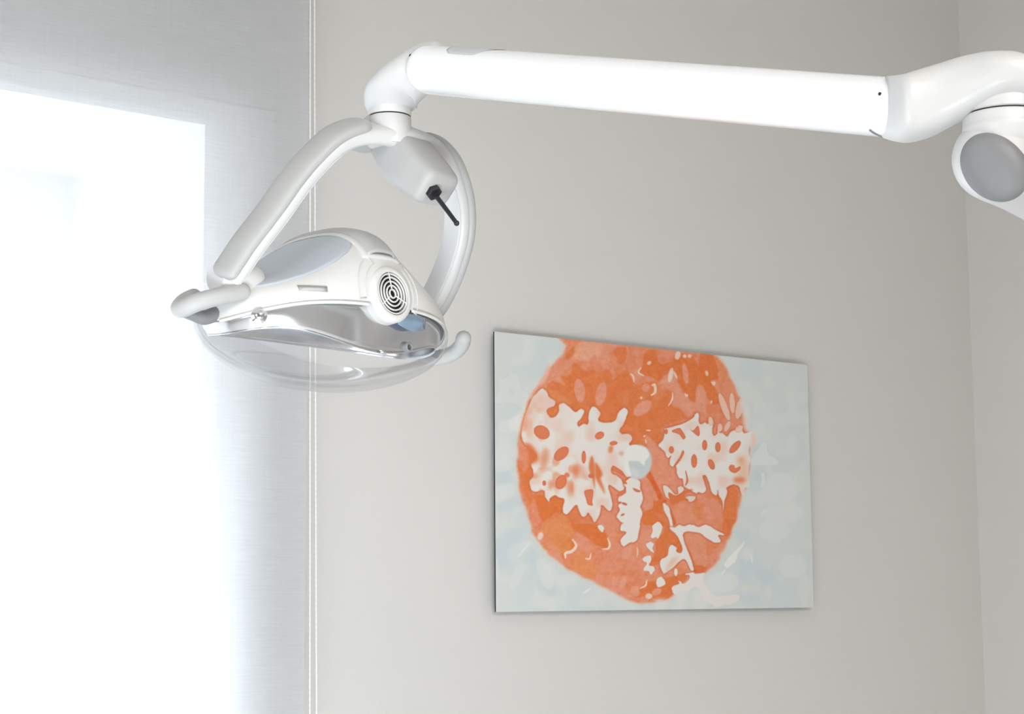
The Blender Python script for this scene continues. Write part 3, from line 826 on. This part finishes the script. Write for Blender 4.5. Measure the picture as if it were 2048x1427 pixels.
# seam strip along the lower edge of the housing
for keep in (lambda w: w < -.034, lambda w: w > .040):
    pts = [hp(w, house(w, 0)[0] + .0005, rim(w) - .0012) for w in ws[4:-4] if keep(w)]
    v, f = tube(pts, 0.0022, 8)
    part('rim_strip', v, f, M['cream'], housing)

# grey inlays on both wings
for sg in (-1, 1):
    rows = []
    for k, sw in enumerate(np.linspace(0, 1, 40)):
        w = sg * (0.024 + 0.134 * sw)
        tn = np.interp(sw, [0, .06, .15, .3, .55, .8, .93, 1], [60, 50, 44, 40, 38, 39, 44, 60])
        tf = np.interp(sw, [0, .06, .2, .5, .8, .93, 1], [66, 96, 138, 152, 150, 135, 90])
        rows.append([hp(w, *house(w, t, 0.0014)) for t in np.radians(np.linspace(tn + (14 if sg > 0 else 0), max(tf, tn + 16), 24))])
    v, f = outward(*grid(rows), hp(sg * .1, 0, -.03))
    o = part('wing_inlay', v, f, M['slate'], housing, solid=0.0012)
    o['label'] = 'blue grey inlay'

# grey strap over the top of the dome, on a raised cream ridge
for nm, hwid, off, m_, t0, t1 in (('strap_ridge', 0.0285, 0.0022, M['cream'], 30, 160), ('strap', 0.0225, 0.0085, M['grey'], 33, 158)):
    rows = []
    for t in np.radians(np.linspace(t0, t1, 48)):
        row = []
        tt = (math.degrees(t) - t0) / (t1 - t0)
        tap = 1.0 - 0.75 * max(0, (tt - 0.62) / 0.38) ** 1.5 + 0.08 * (1 - tt)
        for q in np.linspace(-1, 1, 13):
            o2 = off * (1 - abs(q) ** 4) - 0.001
            row.append(hp(hwid * q * tap, *house(hwid * q * tap * 0.6, t, o2)))
        rows.append(row)
    v, f = outward(*grid(rows), hp(0, 0, -.03))
    o = part(nm, v, f, m_, housing, solid=0.003)
    if nm == 'strap':
        o['label'] = 'grey strap over the dome'

# fan disc with its round grille
DA = unit(Nd + 0.13 * Ud + 0.05 * Wd)
DC = hp(0.004, 0.1115, 0.015)
v, f = lathe(DC - DA * .02, DA, [(0.0350, 0), (0.0350, .019), (0.0346, .0215), (0.0332, .0240), (0.0285, .0256), (0.0268, .0252), (0.0260, .0222), (0.0255, .012)], 64)
disc = part('fan_disc', v, f, M['cream'], housing, auto=50)
DF = DC + DA * 0.0055
v, f = lathe(DC + DA * -.008, DA, [(0.0258, 0), (0.0258, .002)], 48)
part('grille_recess', v, f, M['dark'], disc, auto=40)
e1 = unit(Ud - DA * DA.dot(Ud)); e2 = np.cross(DA, e1)
g = MB()
for rr in (0.0052, 0.0102, 0.0152, 0.0202, 0.0246):
    q = np.linspace(0, 2 * PI, 57)[:-1]
    rings = []
    for a in q:
        d = math.cos(a) * e1 + math.sin(a) * e2
        rings.append([DF + d * (rr + .0011 * math.cos(b_)) + DA * (.0016 * math.sin(b_) - .002) for b_ in np.linspace(0, 2 * PI, 9)[:-1]])
    g.add(*grid(rings, close_u=True, close_v=True))
for a in (8, 128, 248):
    a = math.radians(a)
    d = math.cos(a) * e1 + math.sin(a) * e2
    g.add(*tube([DF + d * .0060 - DA * .0016, DF + d * .0255 - DA * .0016], 0.0010, 8))
part('fan_grille', g.v, g.f, M['cream'], disc)
# crescent shaped clip covers on both sides of the disc
for sg in (-1, 1):
    loopp = []
    for a in np.linspace(*((-14, 60) if sg < 0 else (-24, 46)), 14):
        loopp.append((0.0415 if sg < 0 else 0.0455, a))
    for a in np.linspace(*((60, -14) if sg < 0 else (46, -24)), 14):
        loopp.append((0.0525 if sg < 0 else 0.0555, a))
    pts = []
    for rr, a in loopp:
        a = math.radians(a)
        w = sg * rr * math.cos(a) * 0.92; u = 0.016 + rr * math.sin(a) * 0.95
        # drop onto the housing surface
        t = 0.02
        while t < 1.5 and house(w, t)[1] < u:
            t += 0.01
        n = house(w, t)[0]
        pts.append(hp(w, n + .0006, u))
    pts.append(pts[0])
    v, f = tube(np.array(pts), 0.0008, 6, ends=False)
    part('clip_cover', v, f, M['white'], housing)

# small silver type label on the near wing
lab = []
for w in np.linspace(-0.118, -0.088, 6):
    row = []
    for u in (0.0085, 0.0150):
        t = 0.0
        while house(w, t)[1] < u:
            t += 0.005
        row.append(hp(w, house(w, t)[0] + .0008, u))
    lab.append(row)
v, f = grid(lab)
part('type_label', v, f, M['label'], housing, solid=0.0006)

# --- reflector shell
RA, RB = 0.172, 0.106


def refl_edge(ph):
    d = math.degrees(math.atan2(math.sin(ph), math.cos(ph)))
    near = 0.028 * math.exp(-(d / 34.0) ** 2)
    if abs(d) <= 90:
        return -(0.026 + near)
    k = (abs(d) - 90) / 90
    return -(0.026 - 0.004 * k)


rows = []
nph = 120
for ph in np.linspace(0, 2 * PI, nph, endpoint=False):
    w = -math.sin(ph) * RA; n = math.cos(ph) * RB
    sx = math.copysign(abs(math.sin(ph)) ** 0.9, -math.sin(ph)) * RA
    sn = math.copysign(abs(math.cos(ph)) ** 0.9, math.cos(ph)) * RB
    ue = refl_edge(ph) + rim(w) * 0.55; ut = rim(w) - 0.001
    row = []
    for k in np.linspace(0, 1, 8):                      # hanging skirt, from lower edge up to the rim
        sc = 0.93 + 0.05 * math.sin(k * PI / 2)
        row.append(hp(sx * sc, sn * sc, ue + (ut - ue) * k))
    for k in np.linspace(0.1, 1, 8):                    # closed top of the mirror inside the head
        sc = 0.98 * math.cos(k * PI / 2 * 0.96)
        row.append(hp(sx * sc, sn * sc, ut + (0.020 - ut) * math.sin(k * PI / 2)))
    rows.append(row)
v, f = grid(rows, close_u=True)
f.append(tuple(i * 16 + 15 for i in range(nph)))
refl = part('reflector', v, f, M['mirror'], lamp, solid=0.0016)
# bright lip along the wavy edge
lp = [rows[i][0] for i in range(nph)] + [rows[0][0]]
v, f = tube(np.array(lp), 0.0010, 6, ends=False)
part('reflector_lip', v, f, M['mirror'], refl)
# halogen bulb inside
v, f = lathe(hp(0, 0, -.012), (0, 0, 1), [(.002, -.006), (.006, -.003), (.0075, .004), (.0075, .022), (.011, .024), (.011, .034)], 24)
part('bulb', v, f, M['clear'], refl)
# retaining knob near the left end and small ring screw at right
kp = hp(-0.150, 0.052, -0.022)
ax = unit(Nd * 0.8 - Wd * 0.6)
v, f = lathe(kp, ax, [(.0075, -.012), (.0075, 0), (.0095, .001), (.0095, .008), (.006, .0095), (.0055, .016), (.0035, .0175)], 28)
part('retaining_knob', v, f, M['chrome'], refl, auto=40)
rc = hp(0.045, 0.100, -0.044)
v, f = lathe(rc, Nd, [(.0062, -.004), (.0062, .003), (.0048, .004), (.0034, .003), (.0034, -.002)], 24)
part('ring_screw', v, f, M['midgrey'], refl, auto=40)

# --- clear shield below the head
rows = []
for k in np.linspace(0, 1, 26):
    a = k * PI / 2
    row = []
    for ph in np.linspace(0, 2 * PI, 96, endpoint=False):
        sx = math.copysign(abs(math.sin(ph)) ** 0.92, -math.sin(ph)) * (HA - .001)
        sn = math.copysign(abs(math.cos(ph)) ** 0.92, math.cos(ph)) * (HB - .001)
        sc = max(0.004, math.cos(a)) ** 0.86
        row.append(hp(sx * sc, sn * sc, rim(sx * sc) * (1 - k) - .001 - 0.092 * math.sin(a) ** 1.05))
    rows.append(row)
v, f = grid(rows, close_v=True)
f.append(tuple((len(rows) - 1) * 96 + j for j in range(96)))
shield = part('shield', v, f, M['clear'], lamp)
shield['label'] = 'clear curved splash shield'
# pale blue tab under the fan disc, added in place of a sky reflection
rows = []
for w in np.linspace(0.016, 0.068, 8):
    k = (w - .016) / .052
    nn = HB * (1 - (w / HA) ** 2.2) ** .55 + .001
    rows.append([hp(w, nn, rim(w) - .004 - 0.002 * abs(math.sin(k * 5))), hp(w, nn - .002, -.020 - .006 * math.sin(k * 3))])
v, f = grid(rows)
o = part('sky_reflection_tab', v, f, M['bluereflect'], shield, solid=0.002)
o['label'] = 'pale blue tab standing in for a sky reflection under the fan disc'

# --- pivots and handles
for sg in (-1, 1):
    v, f = lathe(hp(sg * (.134 if sg < 0 else .095), 0.026, 0.022), sg * Wd, [(.018, 0), (.0215, .008), (.0215, .050), (.018, .055), (.016, .060)], 36)
    part('pivot', v, f, M['white'], lamp, auto=40)

# left handle: flattened crescent bar with free ends, on a short mount
def hpx(px, py, n):
    r = ray(px, py)
    return EYE + r * ((O + Nd * n - EYE).dot(Nd) / r.dot(Nd))


hl = catmull([hpx(484, 583, .045), hpx(440, 592, .040), hpx(398, 603, .030), hpx(368, 615, .014), hpx(360, 616, -.002), hpx(366, 607, -.020), hpx(377, 598, -.036), hpx(388, 592, -.046)], 60)
v, f = tube(hl, np.interp(np.linspace(0, 1, 60), [0, .4, .7, 1], [.0100, .0108, .0108, .0092]), 20)
hd = part('handle', v, f, M['grey'], lamp)
mp = catmull([hpx(368, 622, .0), hpx(388, 629, .004), hpx(408, 635, .006), hpx(430, 628, .006)], 16)
v, f = tube(mp, np.linspace(.0075, .009, 16), 14)
part('handle_mount', v, f, M['midgrey'], hd)
hr = catmull([hpx(927, 676, .040), hpx(923, 690, .030), hpx(908, 705, .014), hpx(886, 713, -.004), hpx(866, 715, -.022), hpx(850, 708, -.040), hpx(842, 694, -.052)], 46)
v, f = tube(hr, 0.0102, 20)
hd = part('handle', v, f, M['grey'], lamp)
mp = catmull([hpx(880, 712, -.008), hpx(868, 700, -.006), hpx(858, 680, -.006)], 12)
v, f = tube(mp, .007, 14)
part('handle_mount', v, f, M['midgrey'], hd)

# --- yoke (fork)
TILT = unit(.086 * Nd + .206 * Ud)           # the fork lies in the plane of Wd and TILT
YN = np.cross(Wd, TILT)                      # its plane normal
if YN.dot(Nd) < 0:
    YN = -YN
HUBP = hp(0, .114, .214)


def in_plane(px, py):
    r = ray(px, py)
    return EYE + r * ((HUBP - EYE).dot(YN) / r.dot(YN))


YL = [(449, 562), (472, 528), (496, 492), (530, 448), (557, 412), (592, 363), (627, 322), (676, 278), (732, 261), (788, 264)]
YR = [(845, 281), (880, 308), (900, 342), (914, 386), (919, 428), (917, 466), (909, 503), (892, 552), (868, 600), (850, 622)]
YP = catmull([in_plane(*p) for p in YL + YR], 140)


def sweep(P, profile_fn, e=3.2, n=28, cap=True):
    T = np.gradient(P, axis=0); T /= np.linalg.norm(T, axis=1)[:, None]
    rows = []
    pr = supel(n, e)
    cen = hp(0, .06, .06)
    for i, (p, t) in enumerate(zip(P, T)):
        out = np.cross(t, YN); out /= np.linalg.norm(out)
        if out.dot(p - cen) < 0:
            out = -out
        off, ho, hn, dn = profile_fn(i / (len(P) - 1))
        rows.append([p + out * (off + ho * a[0]) + YN * (dn + hn * a[1]) for a in pr])
    return grid(rows, close_v=True, cap_u=True)


def body_prof(s):
    k = abs(s - .5) * 2
    endt = min(1, (1 - k) / .025 + .35) ** .5 if k > .97 else 1
    thick = .0088 + .006 * math.exp(-((k) / .16) ** 2)
    return -.004, thick * endt, (.0185 + .0105 * math.exp(-(k / .16) ** 2)) * endt, 0


v, f = sweep(YP, body_prof)
yoke = part('yoke', v, f, M['white'], lamp)
for sg, (i0, i1) in ((-1, (0, 60)), (1, (74, 140))):
    seg = catmull(YP[i0:i1], 200)

    def cov(s):
        k = 1 - abs(s - .5) * 2
        e_ = min(1.0, (k / .11)) if k < .11 else 1.0
        e_ = math.sqrt(max(0.02, 1 - (1 - e_) ** 2))
        return .0075, .0085 * (0.35 + .65 * e_), .0200 * e_, 0
    v, f = sweep(seg, cov, e=2.6)
    o = part('yoke_cover', v, f, M['grey'], yoke)
    o['label'] = 'light grey outer cover'
    # inner insert
    def ins(s):
        k = 1 - abs(s - .5) * 2
        e_ = math.sqrt(max(0.02, 1 - (1 - min(1, k / .08)) ** 2))
        return -.0122, .0018, .0150 * e_, 0
    v, f = sweep(seg[2:-2], ins, e=3)
    part('yoke_insert', v, f, M['white'], yoke)

HUB = hp(0, .114, 0)
hx, hy = project(HUB)
def hubz(py):
    # height on the hub axis that appears at image row py
    d = (HUB - EYE) @ FWD
    p = at(788, py, d)
    return p[2]
def hub_c(z):
    return np.array([HUB[0], HUB[1], z])
Z1, Z2, Z3 = hubz(190), hubz(222), hubz(282)
v, f = lathe(hub_c(Z3), (0, 0, 1), [(.026, 0), (.0262, .004), (.0262, Z2 - Z3 - .0015), (.0252, Z2 - Z3 - .0002)], 48)
part('yoke_collar', v, f, M['white'], lamp, auto=45)
v, f = lathe(hub_c(Z2 - .001), (0, 0, 1), [(.0246, 0), (.0246, .0028)], 40)
part('collar_gap', v, f, M['dark'], lamp, auto=40)
v, f = lathe(hub_c(Z2 + .0014), (0, 0, 1), [(.0256, 0), (.0264, .0008), (.0264, Z1 - Z2 + .004)], 48)
swc = part('swivel_collar', v, f, M['white'], lamp, auto=45)

# sensor box below the hub with a black switch stick
DH = (HUB - EYE) @ FWD


def px3(px, py, dd=0.0):
    return at(px, py, DH + dd)


axb = unit(.056 * Nd - .053 * Ud); upb = unit(.053 * Nd + .056 * Ud)
bc = in_plane(800, 289)


def bx(s, a, c):
    return bc + axb * s + Wd * a + upb * c


def boxsec(s, hw_, top, bot, e=4.2, n=40):
    c = (top + bot) / 2; hh = (top - bot) / 2
    return [bx(s, p[0] * hw_, c + p[1] * hh) for p in supel(n, e)]


rows = [boxsec(s, w_, t_, b_) for s, w_, t_, b_ in
        ((-.012, .027, .022, -.030), (.005, .0295, .024, -.034), (.03, .0315, .023, -.036), (.055, .0325, .0215, -.034), (.078, .0295, .020, -.030), (.088, .0278, .0185, -.0275), (.0925, .0245, .0155, -.024), (.0945, .019, .011, -.019))]
v, f = grid(catmull(np.array(rows).reshape(len(rows), -1), 40).reshape(40, -1, 3), close_v=True, cap_u=True)
box = part('sensor_housing', v, f, M['grey'], lamp)
ncn = bx(.0935, -.009, -.006)
v, f = lathe(ncn, axb, [(.0098, -.002), (.0098, .006), (.0088, .0075), (.005, .0078), (.005, .010)], 6)
part('hex_nut', v, f, M['black'], box, smooth=False)
sd = unit(.041 * Nd - .046 * Ud)
v, f = tube([ncn + sd * .004, ncn + sd * .03, ncn + sd * .058], [.0030, .0028, .0026], 16)
st = part('switch_stick', v, f, M['black'], box)
v, f = sphere(ncn + sd * .060, .0034)
part('stick_tip', v, f, M['black'], st)
# small grey flap on the far side
rows = [[hp(a * w_, n, u + c * h_) for a, c in supel(24, 4)] for n, u, w_, h_ in ((.105, .222, .030, .012), (.075, .213, .028, .010), (.052, .207, .026, .007), (.046, .206, .022, .004))]
v, f = grid(rows, close_v=True, cap_u=True)
part('rear_flap', v, f, M['grey'], lamp)

# --- elbow between the yoke and the arm
LD, RD = 2.215, 1.79


def sec(px, py, d, ex, ey, rpx, r2, back=0.0):
    e1 = unit(RIGHT * ex - CUP * ey)
    return (at(px, py, d) + FWD * back, e1, rpx * d / F, unit(FH), r2)


dH = DH
el = [sec(893, 134, 2.205, .05, 1, 40, .020), sec(870, 134, 2.210, .06, 1, 49, .027), sec(843, 140, dH, .28, .96, 47, .030, .002), sec(814, 158, dH, .50, .86, 48, .032, .006),
      sec(794, 174, dH, .74, .67, 51, .033, .013), sec(782, 187, dH, .93, .36, 55, .034, .021), sec(777, 200, dH, .99, .10, 53, .033, .029), sec(776, 212, dH, 1, -.05, 46, .029, .034), sec(778, 222, dH, 1, -.1, 36, .022, .037)]
v, f = loft(el, e=2.5)
part('elbow', v, f, M['white'], lamp)

# --- the spring arm
A0 = at(846, 138.5, LD); A1 = at(1822, 218.5, RD)
AX = unit(A1 - A0); AL = np.linalg.norm(A1 - A0)
AU = unit(Ud - AX * AX.dot(Ud)); AN = unit(np.cross(AX, AU))
if AN.dot(FWD) > 0:
    AN = -AN


def arm_pt(s, a, off=0.0, hh=.0288, hn=.031, e=2.35):
    c, s_ = math.cos(a), math.sin(a)
    k = 1.0
    d0 = s + .006; d1 = AL + .006 - s
    for d in (d0, d1):
        if d < .022:
            k = min(k, (1 - (1 - max(0, d) / .022) ** 2.6) ** .40 if d > 0 else 0.0)
    p = A0 + AX * s
    return p + AU * ((hh * k + off) * math.copysign(abs(s_) ** (2 / e), s_)) + AN * ((hn * (0.55 + .45 * k) + off) * math.copysign(abs(c) ** (2 / e), c))


ss = np.concatenate([np.linspace(-.0058, .02, 14), np.linspace(.03, AL - .03, 40), np.linspace(AL - .02, AL + .0058, 14)])
aa = np.linspace(0, 2 * PI, 64, endpoint=False)
v, f = grid([[arm_pt(s, a) for a in aa] for s in ss], close_v=True, cap_u=True)
arm = part('spring_arm', v, f, M['gloss'], lamp)
# grey inset on top near the elbow
outl = []
for s in np.linspace(0, 1, 20):
    s0 = .056; s1 = .130
    lo = math.radians(31)
    x = s0 + (s1 - s0) * s
    cut = max(0, (s - .62) / .38)
    a_lo = lo + cut * math.radians(50) + (math.radians(12) * max(0, 1 - s / .08))
    outl.append([arm_pt(x, a, .0005) for a in np.linspace(a_lo, math.radians(130) - cut * math.radians(30), 14)])
v, f = grid(outl)
o = part('arm_inset', v, f, M['inlay'], arm, solid=0.0003)
o['label'] = 'pale grey inset'
for s, a in ((.0005, 22), (AL - .019, 12)):
    p = arm_pt(max(s, .002), math.radians(a))
    v, f = lathe(p - AN * .002, AN, [(.0017, 0), (.0017, .0023)], 16)
    part('screw_hole', v, f, M['dark'], arm, auto=40)
# dark seam at the lower right end of the arm
sm = [arm_pt(AL - .030 + .006 * k, math.radians(-(62 + 26 * k)), -.0002) for k in np.linspace(0, 1, 8)]
v, f = tube(np.array(sm), .0016, 8)
part('arm_seam', v, f, M['midgrey'], arm)

# --- knuckle, collar and next arm at the right
kd = 1.78
kn = [sec(1765, 213, 1.80, -.05, 1, 56, .0285), sec(1798, 216, kd, -.05, 1, 63, .0302), sec(1830, 212, kd, -.06, 1, 69, .0315), sec(1872, 200, kd, -.05, 1, 69, .034),
      sec(1920, 181, 1.775, -.08, 1, 64, .038), sec(1968, 167, 1.77, -.03, 1, 54, .046), sec(2020, 166, 1.77, .05, 1, 49, .050), sec(2066, 180, 1.77, .2, .98, 44, .046), sec(2098, 196, 1.77, .3, .95, 30, .032)]
v, f = loft(kn, e=2.7)
part('knuckle', v, f, M['white'], lamp)
KC = at(2006, 220, 1.77)


def kz(py):
    return at(2006, py, 1.77)[2]


def kc(z):
    return np.array([KC[0], KC[1], z])


z0, z1, z2 = kz(285), kz(232), kz(180)
v, f = lathe(kc(z1 + .0012), (0, 0, 1), [(.0365, 0), (.038, .001), (.038, z2 - z1)], 56)
part('swivel_collar', v, f, M['white'], lamp, auto=45)
v, f = lathe(kc(z1 - .001), (0, 0, 1), [(.0360, 0), (.0360, .003)], 48)
part('collar_gap', v, f, M['dark'], lamp, auto=40)
BC = at(1990, 318, 1.768)
nk = catmull(np.array([(.0368, z1 - .0003), (.038, z1 - .002), (.0382, kz(252)), (.0388, kz(264)), (.036, kz(285)), (.028, kz(305))]), 24)
v, f = lathe(kc(0), (0, 0, 1), [(r, z) for r, z in nk[::-1]], 56)
part('lower_collar', v, f, M['white'], lamp)
# second arm: rounded head with a grey oval inset, runs away to the post
E1 = at(2290, 498, 2.02)
ed = unit(E1 - BC)
cl = np.linalg.norm(E1 - BC)
prof = [(.0402 * math.sin(a), -.0402 * math.cos(a)) for a in np.linspace(.05, PI * .5, 16)] + [(.0400, .012), (.0385, .03), (.0370, .06), (.0360, .12), (.0350, cl)]
v, f = lathe(BC, ed, prof, 56)
arm2 = part('lower_arm', v, f, M['white'], lamp)
nv = unit(EYE - BC); nv = unit(nv - RIGHT * .18 - CUP * .12)
ma = unit(ed - nv * ed.dot(nv)); mi = np.cross(nv, ma)
rows = []
for k in np.linspace(0, 1, 12):
    a = k * PI / 2
    rows.append([BC + nv * (.0255 + .0175 * math.sin(a) ** .7) + max(.01, math.cos(a)) ** .8 * (.0355 * math.cos(q) * ma + .0285 * math.sin(q) * mi) + ma * .006 for q in np.linspace(0, 2 * PI, 56, endpoint=False)])
v, f = grid(rows, close_v=True, cap_u=True)
o = part('end_cap', v, f, M['midgrey'], arm2)
o['label'] = 'grey oval end cap'
# post down to the floor, outside the frame
pc = np.array([E1[0], E1[1], 0])
v, f = lathe(pc, (0, 0, 1), [(.16, 0), (.16, .02), (.05, .04), (.035, .08), (.035, E1[2] + .03), (.02, E1[2] + .05)], 40)
part('post', v, f, M['post'], lamp, auto=40)
lamp.location = tuple(float(c) for c in pc)
from mathutils import Matrix
for ch_ in lamp.children:
    ch_.matrix_parent_inverse = Matrix.Translation(lamp.location).inverted()

# ------------------------------------------------------------------ light
def area(name, loc, target, size, energy, col=(1, 1, 1), sy=None):
    l = bpy.data.lights.new(name, 'AREA'); l.energy = energy; l.color = col
    l.shape = 'RECTANGLE' if sy else 'SQUARE'; l.size = size
    if sy:
        l.size_y = sy
    o = bpy.data.objects.new(name, l); COL.objects.link(o)
    from mathutils import Vector
    o.location = loc
    o.rotation_euler = (Vector(target) - Vector(loc)).to_track_quat('-Z', 'Y').to_euler()
    return o


cl_ = area('ceiling_light', (0.6, -1.5, 3.2), (1.8, 1.5, 0.2), 1.8, 80, (1.0, 0.965, 0.925))
cl_.data.spread = math.radians(120)
sl = area('low_fill_light', (0.1, 0.5, 0.5), (1.3, 3.1, 0.85), 1.4, 31, (0.82, 0.91, 1.0), 0.8)  # added low fill for the lower wall and blind, no window there
sl.data.spread = math.radians(120)
area('left_fill_light', (-2.1, 0.8, 1.6), (2.0, 2.0, 1.6), 1.4, 32, (0.92, 0.96, 1.0), 1.4)  # added fill from the left for the yoke's inner face, no window built

w = bpy.data.worlds.new('sky'); C.world = w; w.use_nodes = True
nt = w.node_tree; nt.nodes.clear()
out = nt.nodes.new('ShaderNodeOutputWorld'); bg = nt.nodes.new('ShaderNodeBackground')
tc = nt.nodes.new('ShaderNodeTexCoord'); sp = nt.nodes.new('ShaderNodeSeparateXYZ')
rp = nt.nodes.new('ShaderNodeValToRGB')
rp.color_ramp.elements[0].position = 0.18; rp.color_ramp.elements[0].color = (0.165, 0.17, 0.178, 1)
rp.color_ramp.elements[1].position = 0.5; rp.color_ramp.elements[1].color = (0.86, 0.93, 1.0, 1)
nt.links.new(tc.outputs['Generated'], sp.inputs[0]); nt.links.new(sp.outputs['Z'], rp.inputs['Fac'])
nt.links.new(rp.outputs['Color'], bg.inputs['Color']); bg.inputs['Strength'].default_value = 21.5
nt.links.new(bg.outputs[0], out.inputs['Surface'])

# ------------------------------------------------------------------ camera and view
cam = bpy.data.cameras.new('camera'); co = bpy.data.objects.new('camera', cam); COL.objects.link(co)
cam.sensor_fit = 'HORIZONTAL'; cam.sensor_width = 36.0; cam.lens = F / 2048 * 36.0
cam.clip_start = 0.05
mw = Matrix(((RIGHT[0], CUP[0], -FWD[0], EYE[0]), (RIGHT[1], CUP[1], -FWD[1], EYE[1]), (RIGHT[2], CUP[2], -FWD[2], EYE[2]), (0, 0, 0, 1)))
co.matrix_world = mw
C.camera = co
vs = C.view_settings
vs.view_transform = 'Standard'; vs.look = 'None'; vs.gamma = 1.0; vs.exposure = 0.0; vs.use_curve_mapping = False
C.cycles.use_denoising = True
C.cycles.max_bounces = 12; C.cycles.transparent_max_bounces = 16
